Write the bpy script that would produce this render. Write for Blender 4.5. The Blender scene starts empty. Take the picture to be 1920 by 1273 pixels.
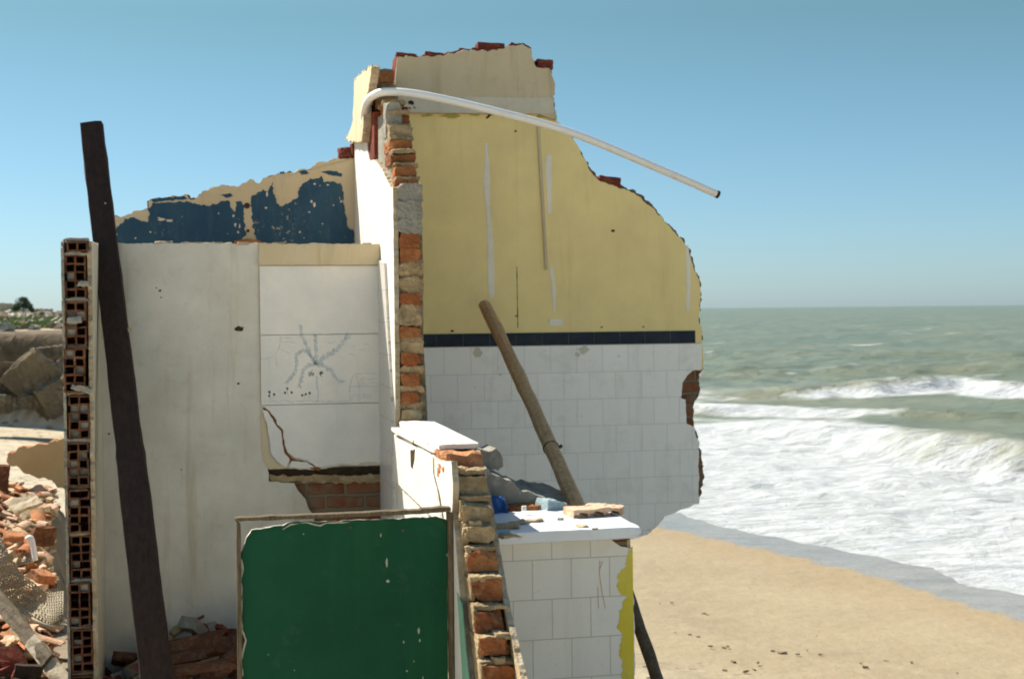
import bpy, bmesh, math, random
import numpy as np
from mathutils import Vector, Matrix, noise as mn

# ------------------------------------------------------------------ camera, world, sun
SC = bpy.context.scene
F = 2667.0
EYE = Vector((0, 0, 1.7))
ROT = (Matrix.Rotation(math.radians(-12.0), 4, 'Z') @ Matrix.Rotation(math.radians(90 - 1.2), 4, 'X')
       @ Matrix.Rotation(math.radians(-0.57), 4, 'Z'))
cd = bpy.data.cameras.new('camera'); cam = bpy.data.objects.new('camera', cd)
SC.collection.objects.link(cam); SC.camera = cam
cam.matrix_world = Matrix.Translation(EYE) @ ROT
cd.lens = 50; cd.sensor_width = 36; cd.clip_start = 0.05; cd.clip_end = 9000
cd.dof.use_dof = True; cd.dof.focus_distance = 5.8; cd.dof.aperture_fstop = 6.3

SUN = Vector((-0.66, 0.66, 1.0)).normalized()          # direction towards the sun
elev = math.asin(SUN.z)
w = bpy.data.worlds.new('World'); SC.world = w; w.use_nodes = True
wn = w.node_tree; wn.nodes.clear()
sky = wn.nodes.new('ShaderNodeTexSky'); sky.sky_type = 'NISHITA'; sky.sun_disc = False
sky.sun_elevation = elev; sky.sun_rotation = math.atan2(SUN.x, SUN.y)
sky.air_density = 1.0; sky.dust_density = 0.35; sky.ozone_density = 2.2; sky.altitude = 0
hs = wn.nodes.new('ShaderNodeMix'); hs.data_type = 'RGBA'; hs.blend_type = 'MULTIPLY'
hs.inputs[0].default_value = 1.0
tc_ = wn.nodes.new('ShaderNodeTexCoord'); sz_ = wn.nodes.new('ShaderNodeSeparateXYZ'); cr_ = wn.nodes.new('ShaderNodeValToRGB')
cr_.color_ramp.elements[0].position = 0.0; cr_.color_ramp.elements[0].color = (.42, .58, .82, 1)
cr_.color_ramp.elements[1].position = .20; cr_.color_ramp.elements[1].color = (.42, .56, .49, 1)
el_ = cr_.color_ramp.elements.new(.45); el_.color = (.9, 1.0, .92, 1)
wn.links.new(tc_.outputs['Generated'], sz_.inputs[0]); wn.links.new(sz_.outputs[2], cr_.inputs[0]); wn.links.new(cr_.outputs[0], hs.inputs[7])
bg = wn.nodes.new('ShaderNodeBackground'); bg.inputs[1].default_value = 0.085
wo = wn.nodes.new('ShaderNodeOutputWorld')
wn.links.new(sky.outputs[0], hs.inputs[6]); wn.links.new(hs.outputs[2], bg.inputs[0]); wn.links.new(bg.outputs[0], wo.inputs[0])
sd = bpy.data.lights.new('sun', 'SUN'); sd.energy = 4.8; sd.angle = math.radians(0.5); sd.color = (1, 0.95, 0.85)
so = bpy.data.objects.new('sun', sd); SC.collection.objects.link(so)
so.rotation_euler = SUN.to_track_quat('Z', 'Y').to_euler()
SC.view_settings.view_transform = 'Standard'; SC.view_settings.look = 'None'
SC.view_settings.exposure = 1.0; SC.view_settings.gamma = 1
SC.cycles.filter_width = 1.9

# ------------------------------------------------------------------ helpers
C = SC.collection
R3 = ROT.to_3x3()
random.seed(5)
def ray(px, py): return R3 @ Vector(((px - 960) / F, (636.5 - py) / F, -1))
def ay(px, py, Y):
    d = ray(px, py); return EYE + d * (Y / d.y)
def ax(px, py, X):
    d = ray(px, py); return EYE + d * (X / d.x)
def az(px, py, Z):
    d = ray(px, py); return EYE + d * ((Z - EYE.z) / d.z)

def tag(o, label=None, cat=None, group=None, kind=None):
    for k, v in (('label', label), ('category', cat), ('group', group), ('kind', kind)):
        if v: o[k] = v
    return o
def thing(name, loc, label, cat, group=None, rz=0):
    o = bpy.data.objects.new(name, None); C.objects.link(o); o.location = loc; o.rotation_euler = (0, 0, rz)
    o.empty_display_size = 0.1
    return tag(o, label, cat, group)
def obj(name, bm, mats, parent=None, smooth=False, local=False):
    """link a bmesh (world coordinates unless local) as one mesh object"""
    me = bpy.data.meshes.new(name)
    if parent is not None and not local:
        bpy.context.view_layer.update()
        bm.transform(parent.matrix_world.inverted())
    bmesh.ops.recalc_face_normals(bm, faces=bm.faces)
    bm.to_mesh(me); bm.free()
    for m in (mats if isinstance(mats, (list, tuple)) else [mats]): me.materials.append(m)
    if smooth:
        for p in me.polygons: p.use_smooth = True
    o = bpy.data.objects.new(name, me); C.objects.link(o)
    if parent is not None: o.parent = parent
    return o

def roughen(pts, closed, amp, step, seed, flags=None, cell=0.035):
    """resample a 2-D polyline and push the samples about with fractal noise"""
    out = []
    n = len(pts)
    for i in range(n if closed else n - 1):
        a, b = pts[i], pts[(i + 1) % n]
        dx, dy = b[0] - a[0], b[1] - a[1]
        L = math.hypot(dx, dy)
        if L < 1e-6: continue
        rough = flags is None or flags[i]
        k = max(1, int(L / step)) if rough else 1
        prev_r = flags is None or flags[(i - 1) % n]
        for j in range(k):
            t = j / k
            x, y = a[0] + dx * t, a[1] + dy * t
            if rough and (j > 0 or prev_r):
                p = Vector((x / cell, y / cell, seed * 3.7))
                v = mn.fractal(p, 0.9, 2.1, 4) * amp
                u = mn.fractal(p + Vector((31, 7, 5)), 0.9, 2.1, 4) * amp * .6
                x += -dy / L * v + dx / L * u; y += dx / L * v + dy / L * u
            out.append((x, y))
    if not closed: out.append(pts[-1])
    return out

def slab(bm, pts, axis, t0, t1, mf=0, ms=0, amp=0.0, step=0.012, seed=1, flags=None, mid=1, cell=0.035, mb=None):
    """prism of an outline; pts are (h, z); h is x for axis 'y', y for axis 'x'. side faces get rough middle loops"""
    o = roughen(pts, True, amp, step, seed, flags, cell) if amp > 0 else list(pts)
    def P(h, z, t): return Vector((h, t, z)) if axis == 'y' else Vector((t, h, z))
    loops = []
    for k in range(mid + 2):
        t = t0 + (t1 - t0) * k / (mid + 1)
        lp = []
        for (h, z) in o:
            if 0 < k < mid + 1 and amp > 0:
                q = Vector((h * 40, z * 40, t * 40 + seed))
                h2 = h + mn.noise(q) * amp * .55; z2 = z + mn.noise(q + Vector((9, 9, 9))) * amp * .55
            else: h2, z2 = h, z
            lp.append(bm.verts.new(P(h2, z2, t)))
        loops.append(lp)
    f = bm.faces.new(loops[0]); f.material_index = mf
    f = bm.faces.new(loops[-1]); f.material_index = mf if mb is None else mb
    n = len(o)
    for k in range(mid + 1):
        for i in range(n):
            f = bm.faces.new((loops[k][i], loops[k][(i + 1) % n], loops[k + 1][(i + 1) % n], loops[k + 1][i]))
            f.material_index = ms
def py_(pts, Y): return [(ay(a, b, Y).x, ay(a, b, Y).z) for a, b in pts]
def px_(pts, X): return [(ax(a, b, X).y, ax(a, b, X).z) for a, b in pts]

def rbox(bm, c, s, rot=None, amp=0.004, seed=0, mi=0, cuts=3, cell=0.04, chip=0.15):
    """box with a noise-eaten surface and worn corners"""
    b2 = bmesh.new(); bmesh.ops.create_cube(b2, size=1)
    bmesh.ops.subdivide_edges(b2, edges=b2.edges[:], cuts=cuts, use_grid_fill=True)
    R = rot if rot is not None else Matrix.Identity(3)
    vs = []; rq = random.Random(int(seed * 977) + 13); planes = []
    if chip >= .5:
        for _ in range(6):
            nn = Vector((rq.gauss(0, 1), rq.gauss(0, 1) - .25, rq.gauss(0, 1))).normalized()
            ext = .5 * (abs(nn.x) + abs(nn.y) + abs(nn.z)); planes.append((nn, ext * rq.uniform(.74, .93)))
    for v in b2.verts:
        p = v.co.copy()
        l = sum(1 for q in p if abs(q) > 0.49)
        for nn, dd in planes:
            e_ = p.dot(nn) - dd
            if e_ > 0: p -= nn * e_
        if l >= 2 and not planes:
            k = 1 - chip * .12 * (l - 1) * (0.6 + mn.noise(Vector((p.x * 9 + seed, p.y * 9, p.z * 9))))
            p = p * k
        p = Vector((p.x * s[0], p.y * s[1], p.z * s[2]))
        q = p / cell + Vector((seed * 1.37, seed * .71, seed * 2.1))
        p += mn.noise_vector(q) * amp + mn.noise_vector(q * 2.7) * amp * .4
        vs.append(bm.verts.new(R @ p + Vector(c)))
    b2.verts.index_update()
    for f in b2.faces:
        nf = bm.faces.new([vs[v.index] for v in f.verts]); nf.material_index = mi
    b2.free()
def box(bm, x0, x1, y0, y1, z0, z1, mi=0):
    v = [bm.verts.new((x, y, z)) for x in (x0, x1) for y in (y0, y1) for z in (z0, z1)]
    for q in ((0, 1, 3, 2), (4, 6, 7, 5), (0, 4, 5, 1), (2, 3, 7, 6), (0, 2, 6, 4), (1, 5, 7, 3)):
        f = bm.faces.new([v[i] for i in q]); f.material_index = mi
def tube(bm, pts, rad, seg=12, mi=0, amp=0.0, seed=0, cap=True, mcap=None):
    """round bar through points with a radius per point"""
    n = len(pts); pts = [Vector(p) for p in pts]
    rad = rad if isinstance(rad, (list, tuple)) else [rad] * n
    T = [(pts[min(i + 1, n - 1)] - pts[max(i - 1, 0)]).normalized() for i in range(n)]
    ref = Vector((0, 1, 0)) if abs(T[0].y) < .9 else Vector((1, 0, 0))
    u = T[0].cross(ref).normalized(); rings = []
    for i in range(n):
        u = (u - T[i] * u.dot(T[i])).normalized(); v = T[i].cross(u)
        ring = []
        for k in range(seg):
            a = 2 * math.pi * k / seg
            d = u * math.cos(a) + v * math.sin(a)
            r = rad[i] * (1 + (amp * mn.fractal(pts[i] * 6 + d * 1.3 + Vector((seed, 0, 0)), 1, 2, 3) if amp else 0))
            ring.append(bm.verts.new(pts[i] + d * r))
        rings.append(ring)
    for i in range(n - 1):
        for k in range(seg):
            f = bm.faces.new((rings[i][k], rings[i][(k + 1) % seg], rings[i + 1][(k + 1) % seg], rings[i + 1][k])); f.material_index = mi
    if cap:
        for r in (rings[0], rings[-1]):
            f = bm.faces.new(r); f.material_index = mi if mcap is None else mcap
def lerp_pts(a, b, n): return [Vector(a).lerp(Vector(b), i / (n - 1)) for i in range(n)]
def prof(tab, z):
    for (z0, y0), (z1, y1) in zip(tab, tab[1:]):
        if z <= z1: return y0 + (y1 - y0) * (z - z0) / (z1 - z0)
    return tab[-1][1]

# ------------------------------------------------------------------ materials
class Mat:
    def __init__(s, name, rough=0.85, spec=0.3):
        s.m = bpy.data.materials.new(name); s.m.use_nodes = True; s.t = s.m.node_tree
        s.b = s.t.nodes['Principled BSDF']; s.b.inputs['Roughness'].default_value = rough
        s.b.inputs['Specular IOR Level'].default_value = spec
        s.co = s.t.nodes.new('ShaderNodeTexCoord').outputs['Object']
    def n(s, typ, ins=None, **props):
        x = s.t.nodes.new('ShaderNode' + typ)
        for k, v in props.items(): setattr(x, k, v)
        for k, v in (ins or {}).items():
            if isinstance(v, bpy.types.NodeSocket): s.t.links.new(v, x.inputs[k])
            else: x.inputs[k].default_value = v
        return x
    def map(s, scale=(1, 1, 1), loc=(0, 0, 0), rot=(0, 0, 0), src=None):
        return s.n('Mapping', {'Vector': src or s.co, 'Scale': scale, 'Location': loc, 'Rotation': rot}).outputs[0]
    def noise(s, scale, detail=6, rough=.6, vec=None, dist=0):
        return s.n('TexNoise', {'Vector': vec or s.co, 'Scale': scale, 'Detail': detail, 'Roughness': rough, 'Distortion': dist}).outputs[0]
    def ramp(s, fac, lo, hi, a=0., b=1.):
        return s.n('MapRange', {'Value': fac, 'From Min': lo, 'From Max': hi, 'To Min': a, 'To Max': b}).outputs[0]
    def mix(s, fac, a, b, mode='MIX'):
        x = s.t.nodes.new('ShaderNodeMix'); x.data_type = 'RGBA'; x.blend_type = mode
        for k, v in ((0, fac), (6, a), (7, b)):
            if isinstance(v, bpy.types.NodeSocket): s.t.links.new(v, x.inputs[k])
            elif k == 0: x.inputs[0].default_value = v
            else: x.inputs[k].default_value = (*v, 1)
        return x.outputs[2]
    def math(s, op, a, b=0.5):
        return s.n('Math', {0: a, 1: b}, operation=op).outputs[0]
    def bump(s, h, strength=.4, dist=.01):
        prev = s.b.inputs['Normal'].links
        x = s.n('Bump', {'Height': h, 'Strength': strength, 'Distance': dist})
        if prev: s.t.links.new(prev[0].from_socket, x.inputs['Normal'])
        s.t.links.new(x.outputs[0], s.b.inputs['Normal'])
    def out(s, col, rough=None):
        s.t.links.new(col, s.b.inputs['Base Color'])
        if rough is not None: s.t.links.new(rough, s.b.inputs['Roughness'])
        return s.m

def plaster(name, c, stain, c2=None, samt=.5, bump=.5, grime=.35, rough=.9):
    """painted or bare render: clouded tone, run-down stains, pits and a grain"""
    m = Mat(name, rough)
    c2 = c2 or tuple(v * .88 for v in c)
    col = m.mix(m.ramp(m.noise(3.2, 5), .35, .68), c, c2)
    runs = m.noise(1, 5, .65, m.map((9, 9, .9)))
    col = m.mix(m.ramp(runs, .54, .75, 0, samt), col, stain)
    col = m.mix(m.ramp(m.noise(14, 8, .7), .55, .8, 0, grime), col, tuple(v * .6 for v in stain))
    pits = m.ramp(m.n('TexVoronoi', {'Vector': m.co, 'Scale': 26.}).outputs[0], .0, .05, .75, 0)
    pitm = m.math('MULTIPLY', pits, m.ramp(m.noise(7, 2), .58, .64))
    col = m.mix(pitm, col, tuple(v * .35 for v in stain))
    gr = m.noise(210, 3, .7)
    col = m.mix(m.ramp(gr, .3, .7, 0, .22), col, tuple(v * .72 for v in c))
    m.bump(m.noise(22, 8, .65), bump, .006); m.bump(gr, bump * .6, .002)
    return m.out(col)

def tiles(name, c, grout, size, ph=(0, 0), axis='y', gw=.0035, stain=(.45, .40, .30), samt=.25, offset=.5):
    m = Mat(name, .35, .5)
    sx = m.n('SeparateXYZ', {0: m.co})
    v = m.n('CombineXYZ', {0: sx.outputs['X' if axis == 'y' else 'Y'], 1: sx.outputs['Z']}).outputs[0]
    wob = m.n('VectorMath', {0: v, 1: m.n('VectorMath', {0: m.n('TexNoise', {'Vector': m.co, 'Scale': 5.}).outputs[1], 1: (.004, .004, 0)}, operation='MULTIPLY').outputs[0]}, operation='ADD').outputs[0]
    v2 = m.map(loc=(ph[0], ph[1], 0), src=wob)
    br = m.n('TexBrick', {'Vector': v2, 'Color1': (*c, 1), 'Color2': (c[0] * .95, c[1] * .955, c[2] * .95, 1), 'Mortar': (*grout, 1), 'Scale': 1.,
                          'Mortar Size': gw / 2, 'Mortar Smooth': .25, 'Brick Width': size[0], 'Row Height': size[1]}, offset=offset, offset_frequency=2)
    col = br.outputs[0]
    col = m.mix(m.ramp(m.noise(4, 6, .7), .52, .75, 0, samt), col, stain)
    col = m.mix(m.ramp(m.noise(1, 5, .65, m.map((11, 11, 1.1))), .57, .75, 0, samt * .8), col, stain)
    gr = m.noise(190, 2); col = m.mix(m.ramp(gr, .35, .7, 0, .12), col, tuple(q * .7 for q in c))
    m.bump(m.math('SUBTRACT', 1., br.outputs[1]), .5, .002); m.bump(m.noise(9, 3), .12, .01)
    return m.out(col, m.ramp(m.noise(30, 4), .3, .7, .25, .5))

def broken(name, c1, c2, c3, scale=30, bump=.9, rough=.95):
    m = Mat(name, rough, .1)
    n1 = m.noise(scale, 8, .7)
    col = m.mix(m.ramp(m.noise(scale * .35, 4), .4, .6), c1, c2)
    col = m.mix(m.ramp(n1, .5, .72, 0, .9), col, c3)
    m.bump(n1, bump, .012); m.bump(m.noise(scale * 6, 3), bump * .5, .003)
    return m.out(col)

def wood(name, c1, c2, axis=(14, 14, 1.2), rough=.75, bump=.5):
    m = Mat(name, rough, .25)
    g = m.noise(4, 8, .7, m.map(axis), dist=.6)
    col = m.mix(m.ramp(g, .35, .65), c1, c2)
    col = m.mix(m.ramp(m.noise(12, 5), .55, .75, 0, .5), col, tuple(v * .5 for v in c1))
    m.bump(g, bump, .008)
    return m.out(col)

M_white = plaster('white render', (.68, .63, .53), (.38, .30, .18), (.52, .48, .395), .75)
M_board = plaster('smooth white panel', (.80, .745, .65), (.5, .44, .34), (.63, .61, .57), .18, .15, .08, .6)
M_beige = plaster('beige render', (.58, .465, .28), (.32, .24, .11), (.62, .51, .34), .6, .8)
M_cream = plaster('cream render', (.66, .60, .46), (.42, .34, .20), (.58, .51, .38), .5, .6)
M_bright = plaster('bright white render', (.74, .69, .60), (.55, .44, .30), (.70, .64, .54), .35, .5, .25)  # slightly lighter white, for the left faces
M_yellow = plaster('yellow paint', (.94, .735, .31), (.66, .50, .19), (.82, .63, .28), .5, .25, .12, .7)
def m_blue():
    m = Mat('dark blue paint', .6)
    col = m.mix(m.ramp(m.noise(3, 6), .35, .65), (.010, .050, .095), (.022, .075, .115))
    wear = m.math('ADD', m.noise(38, 9, .78), m.math('MULTIPLY', m.noise(2.6, 3), .42))
    col = m.mix(m.ramp(m.noise(1, 6, .7, m.map((20, 20, 3))), .5, .75, 0, .5), col, (.07, .13, .16))
    col = m.mix(m.ramp(wear, .84, .88), col, (.46, .38, .25))
    m.bump(wear, .6, .004); return m.out(col)
M_blue = m_blue()
M_filler = plaster('white filler', (.90, .82, .68), (.5, .45, .3), None, .3, .6)
M_skirt = plaster('green paint strip', (.22, .42, .27), (.5, .5, .4), None, .5, .5)
M_ypaint = plaster('yellow green paint', (.70, .54, .035), (.46, .36, .06), (.76, .62, .12), .5, .5)
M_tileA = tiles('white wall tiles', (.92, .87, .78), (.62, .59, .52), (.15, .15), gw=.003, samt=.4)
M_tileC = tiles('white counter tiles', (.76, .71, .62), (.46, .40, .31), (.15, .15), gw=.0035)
M_tileB = tiles('shadow grey side tiles', (.62, .58, .52), (.35, .31, .26), (.075, .15), axis='x')  # tiles greyed to carry the white wall's shadow
M_hollow = broken('darkened terracotta', (.15, .06, .03), (.10, .042, .022), (.23, .14, .085), 24)  # terracotta darkened to match bricks and tiles standing in shade
M_brick = broken('broken red brick', (.29, .095, .035), (.38, .165, .065), (.20, .07, .03))
M_brickM = broken('darker brick', (.27, .095, .035), (.16, .058, .026), (.36, .19, .085), 30)  # darker brick mix for the broken ends and steps
M_mortarM = broken('darker mortar', (.38, .27, .145), (.24, .17, .09), (.52, .40, .25), 30)  # darker copy of the mortar
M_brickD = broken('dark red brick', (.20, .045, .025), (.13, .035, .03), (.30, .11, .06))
M_terra = broken('terracotta', (.45, .20, .09), (.36, .13, .055), (.55, .33, .18), 18)
M_mortar = broken('mortar', (.50, .375, .215), (.38, .27, .145), (.60, .47, .30), 26)
M_conc = broken('grey cement', (.30, .275, .22), (.23, .21, .17), (.40, .37, .30), 22)
M_core = broken('broken plaster edge', (.46, .37, .25), (.36, .27, .16), (.56, .49, .38), 34)
M_black = Mat('near black', 1).out(Mat('x').mix(.5, (0, 0, 0), (0, 0, 0))) if False else broken('near black brown', (.045, .032, .02), (.07, .05, .03), (.03, .02, .015))  # near-black brown painting shade in holes and the void; also some rubble
M_post = wood('dark tarred wood', (.016, .008, .005), (.034, .018, .012))
M_postend = wood('worn grey brown wood', (.045, .033, .026), (.085, .065, .05))
M_log = wood('weathered round wood', (.40, .215, .09), (.62, .37, .17))
M_cut = wood('pale cut wood', (.50, .38, .24), (.38, .27, .16), (30, 30, 30))
M_plank = wood('bleached plank wood', (.52, .43, .30), (.36, .28, .18))
M_frame = wood('brown frame wood', (.055, .038, .02), (.17, .125, .07), (30, 30, 3))

def m_marble():
    m = Mat('white stone slab', .3, .5)
    col = m.mix(m.ramp(m.noise(5, 6, .6), .4, .7), (.78, .78, .77), (.70, .69, .67))
    col = m.mix(m.ramp(m.noise(16, 8, .7), .60, .78, 0, .7), col, (.48, .40, .30))
    m.bump(m.noise(40, 5), .2, .002); return m.out(col)
M_marble = m_marble()
def m_pvc():
    m = Mat('white plastic pipe', .38, .5)
    col = m.mix(m.ramp(m.noise(9, 6), .5, .8, 0, .5), (.80, .77, .72), (.60, .53, .43)); return m.out(col)
M_pvc = m_pvc()
def m_green():
    m = Mat('green enamel paint', .6, .12)
    col = m.mix(m.ramp(m.noise(2.3, 5), .35, .65), (.004, .050, .020), (.006, .064, .029))
    col = m.mix(m.ramp(m.noise(1, 5, .6, m.map((4, 4, .6))), .50, .8, 0, .5), col, (.030, .13, .03))
    col = m.mix(m.ramp(m.noise(60, 6, .8), .70, .78, 0, .7), col, (.18, .24, .16))
    col = m.mix(m.ramp(m.noise(7, 9, .75), .56, .74, 0, .45), col, (.06, .11, .06))
    sc_ = m.noise(1, 8, .7, m.map((40, 40, 5), rot=(0, .5, 0))); col = m.mix(m.ramp(sc_, .68, .74, 0, .5), col, (.13, .18, .12))
    m.bump(m.noise(18, 7), .3, .004); return m.out(col)
M_green = m_green()
def m_band():
    m = Mat('glazed navy tile', .45, .2)
    col = m.mix(m.ramp(m.noise(14, 5), .4, .7), (.006, .014, .028), (.018, .028, .04)); return m.out(col)
M_band = m_band()
M_rag = plaster('blue cloth', (.03, .10, .28), (.02, .05, .12), None, .4, .6)
M_pblue = plaster('pale blue render', (.30, .40, .42), (.2, .25, .25), None, .4, .6)
M_pencil = Mat('blue pencil'); M_pencil = M_pencil.out(M_pencil.mix(M_pencil.ramp(M_pencil.noise(60, 2), .42, .58), (.38, .44, .50), (.58, .60, .60)))
M_ink = Mat('blue ink'); M_ink = M_ink.out(M_ink.mix(M_ink.ramp(M_ink.noise(90, 2), .4, .6), (.14, .30, .34), (.36, .44, .46)))
M_net = plaster('pale netting', (.42, .36, .25), (.3, .25, .15), None, .3, .3)

def blockmat():
    """tan masonry showing faint courses"""
    m = Mat('brick courses under thin mortar', .95, .1)
    sx = m.n('SeparateXYZ', {0: m.co})
    v = m.n('CombineXYZ', {0: m.math('ADD', sx.outputs[0], sx.outputs[1]), 1: sx.outputs[2]}).outputs[0]
    nz = m.n('TexNoise', {'Vector': m.co, 'Scale': 18., 'Detail': 5.}).outputs[1]
    v = m.n('VectorMath', {0: v, 1: m.n('VectorMath', {0: nz, 1: (.02, .02, 0)}, operation='MULTIPLY').outputs[0]}, operation='ADD').outputs[0]
    br = m.n('TexBrick', {'Vector': v, 'Color1': (.17, .050, .024, 1), 'Color2': (.24, .085, .038, 1), 'Mortar': (.21, .165, .11, 1), 'Scale': 1.,
                          'Mortar Size': .010, 'Mortar Smooth': .4, 'Brick Width': .19, 'Row Height': .068}, offset=.5)
    col = m.mix(m.ramp(m.noise(11, 7, .7), .40, .60, 0, .9), br.outputs[0], (.20, .145, .09))
    m.bump(m.math('SUBTRACT', 1., br.outputs[1]), .8, .012); m.bump(m.noise(35, 8, .7), .8, .01)
    return m.out(col)
M_masonry = blockmat()

# ------------------------------------------------------------------ terrain and sea
SEA = -2.0
fw = Vector((math.sin(math.radians(12)), math.cos(math.radians(12))))      # view direction on the ground
rt = Vector((fw.y, -fw.x))
def cw(r, f): return (rt.x * r + fw.x * f, rt.y * r + fw.y * f)
def gp(px, py): p = az(px, py, SEA); return (p.x, p.y)
shore = ([cw(-900, 4200), cw(-90, 420), cw(-21, 130), cw(-8, 70), cw(-3, 45), cw(.3, 31)] +
         [gp(1240, 990), gp(1373, 1018), gp(1546, 1058), gp(1718, 1102), gp(1920, 1172)] +
         [cw(8.5, 13), cw(13, 7), cw(25, -8), cw(70, -60), cw(900, -800)])
foamedge = ([cw(-900, 4210), cw(-90, 425), cw(-21, 134), cw(-8, 73), cw(-3, 48), cw(.3, 34)] +
            [gp(1292, 966), gp(1355, 986), gp(1523, 1018), gp(1650, 1043), gp(1776, 1069), gp(1793, 1092), gp(1850, 1102), gp(1920, 1112)] +
            [cw(9.6, 14.6), cw(14, 9), cw(26, -6), cw(72, -58), cw(905, -798)])
def sdist(X, Y, line):
    """signed distance to a polyline; positive on the land side (right of travel is land for these lines)"""
    best = np.full(X.shape, 1e18); sg = np.zeros(X.shape)
    for (x0, y0), (x1, y1) in zip(line, line[1:]):
        dx, dy = x1 - x0, y1 - y0; L2 = dx * dx + dy * dy
        t = np.clip(((X - x0) * dx + (Y - y0) * dy) / L2, 0, 1)
        ex, ey = X - (x0 + t * dx), Y - (y0 + t * dy)
        d = ex * ex + ey * ey
        cr = dx * ey - dy * ex
        m = d < best
        best = np.where(m, d, best); sg = np.where(m, np.where(cr < 0, 1., -1.), sg)
    return np.sqrt(best) * sg
def sst(a, b, x): t = np.clip((x - a) / (b - a), 0, 1); return t * t * (3 - 2 * t)
rng = np.random.RandomState(3)
def vnoise(X, Y, sc, seed=0, oct=3):
    """cheap value noise on arrays"""
    r = np.random.RandomState(seed); tab = r.rand(256, 256); out = 0; a = 1; tot = 0
    for o in range(oct):
        x = X / sc * (2 ** o) + 17.3 * o; y = Y / sc * (2 ** o) + 5.1 * o
        xi = np.floor(x).astype(int); yi = np.floor(y).astype(int); fx = x - xi; fy = y - yi
        fx = fx * fx * (3 - 2 * fx); fy = fy * fy * (3 - 2 * fy)
        g = lambda i, j: tab[(xi + i) % 256, (yi + j) % 256]
        out = out + a * ((g(0, 0) * (1 - fx) + g(1, 0) * fx) * (1 - fy) + (g(0, 1) * (1 - fx) + g(1, 1) * fx) * fy)
        tot += a; a *= .5
    return out / tot - .5
def ground_z(X, Y):
    s = sdist(X, Y, foamedge)
    z = SEA + np.where(s < 0, s * .06, 0)
    z = np.maximum(z, -9)
    z = z + np.where(s > 0, 1.15 * sst(0, 15, s) * 1.0 + .3 * sst(12, 30, s), 0) + np.where(s > 0, .02 * np.minimum(s, 3), 0)
    z = z + vnoise(X, Y, 4, 1) * .10 * sst(1, 8, s) + vnoise(X, Y, .7, 2) * .035 * sst(5, 9, s)
    pad = (1 - sst(1.45, 2.15, X + vnoise(X, Y, .8, 4) * .3)) * (1 - sst(8.2, 10.5, Y)) * sst(-9, -7, X) * sst(-14, -10, Y)
    z = z * (1 - pad) + (-.06) * pad
    pile = (1 - sst(-1.2, -.7, X)) * sst(6.6, 7.3, Y) * (1 - sst(11.6, 12.5, Y + vnoise(X, Y, 1, 5) * .8)) * sst(-7, -5, X)
    pad2 = np.clip(pile, 0, 1); z = z * (1 - pad2) + pad2 * (.04 + .26 * sst(7, 11.3, Y) + vnoise(X, Y, .6, 6) * .16)
    # the eroded bank and the higher land behind it, off to the left
    r = X * rt.x + Y * rt.y; f = X * fw.x + Y * fw.y
    wob = vnoise(X, Y, 3, 7) * 2.2
    bank = sst(33.2, 34.1, f + wob * .6) * (1 - sst(-9.5, -4, r + .10 * (f - 34) + wob)) * sst(5, 9, s)
    top = 1.30 + .12 * sst(36, 60, f) + .42 * sst(60, 118, f) + vnoise(X, Y, 5, 9) * .25
    z = z * (1 - bank) + top * bank
    return z, s, bank
ang = np.radians(np.linspace(-180, 180, 901)[:-1]); rad = np.unique(np.concatenate([0.7 * 1.036 ** np.arange(0, 250), np.linspace(33, 38.5, 45)]))
A, Rr = np.meshgrid(ang, rad); X = Rr * np.sin(A + math.radians(12)); Y = Rr * np.cos(A + math.radians(12))
Z, S, BK = ground_z(X, Y); SW = sdist(X, Y, shore); ff = X * fw.x + Y * fw.y
def gridmesh(name, X, Y, Z, mats, attrs, wrap=False):
    nr, nc = X.shape
    me = bpy.data.meshes.new(name)
    co = np.stack([X, Y, Z], -1).reshape(-1, 3)
    i = np.arange(nr - 1)[:, None] * nc; j = np.arange(nc if wrap else nc - 1)[None, :]; j2 = (j + 1) % nc
    q = np.stack([i + j, i + j2, i + nc + j2, i + nc + j], -1).reshape(-1, 4)
    me.from_pydata(co.tolist(), [], q.tolist())
    for k, a in attrs.items():
        at = me.attributes.new(k, 'FLOAT', 'POINT'); at.data.foreach_set('value', a.reshape(-1).astype(np.float32))
    me.polygons.foreach_set('use_smooth', np.ones(len(me.polygons), dtype=bool))
    for m in mats: me.materials.append(m)
    o = bpy.data.objects.new(name, me); C.objects.link(o); return o
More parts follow.
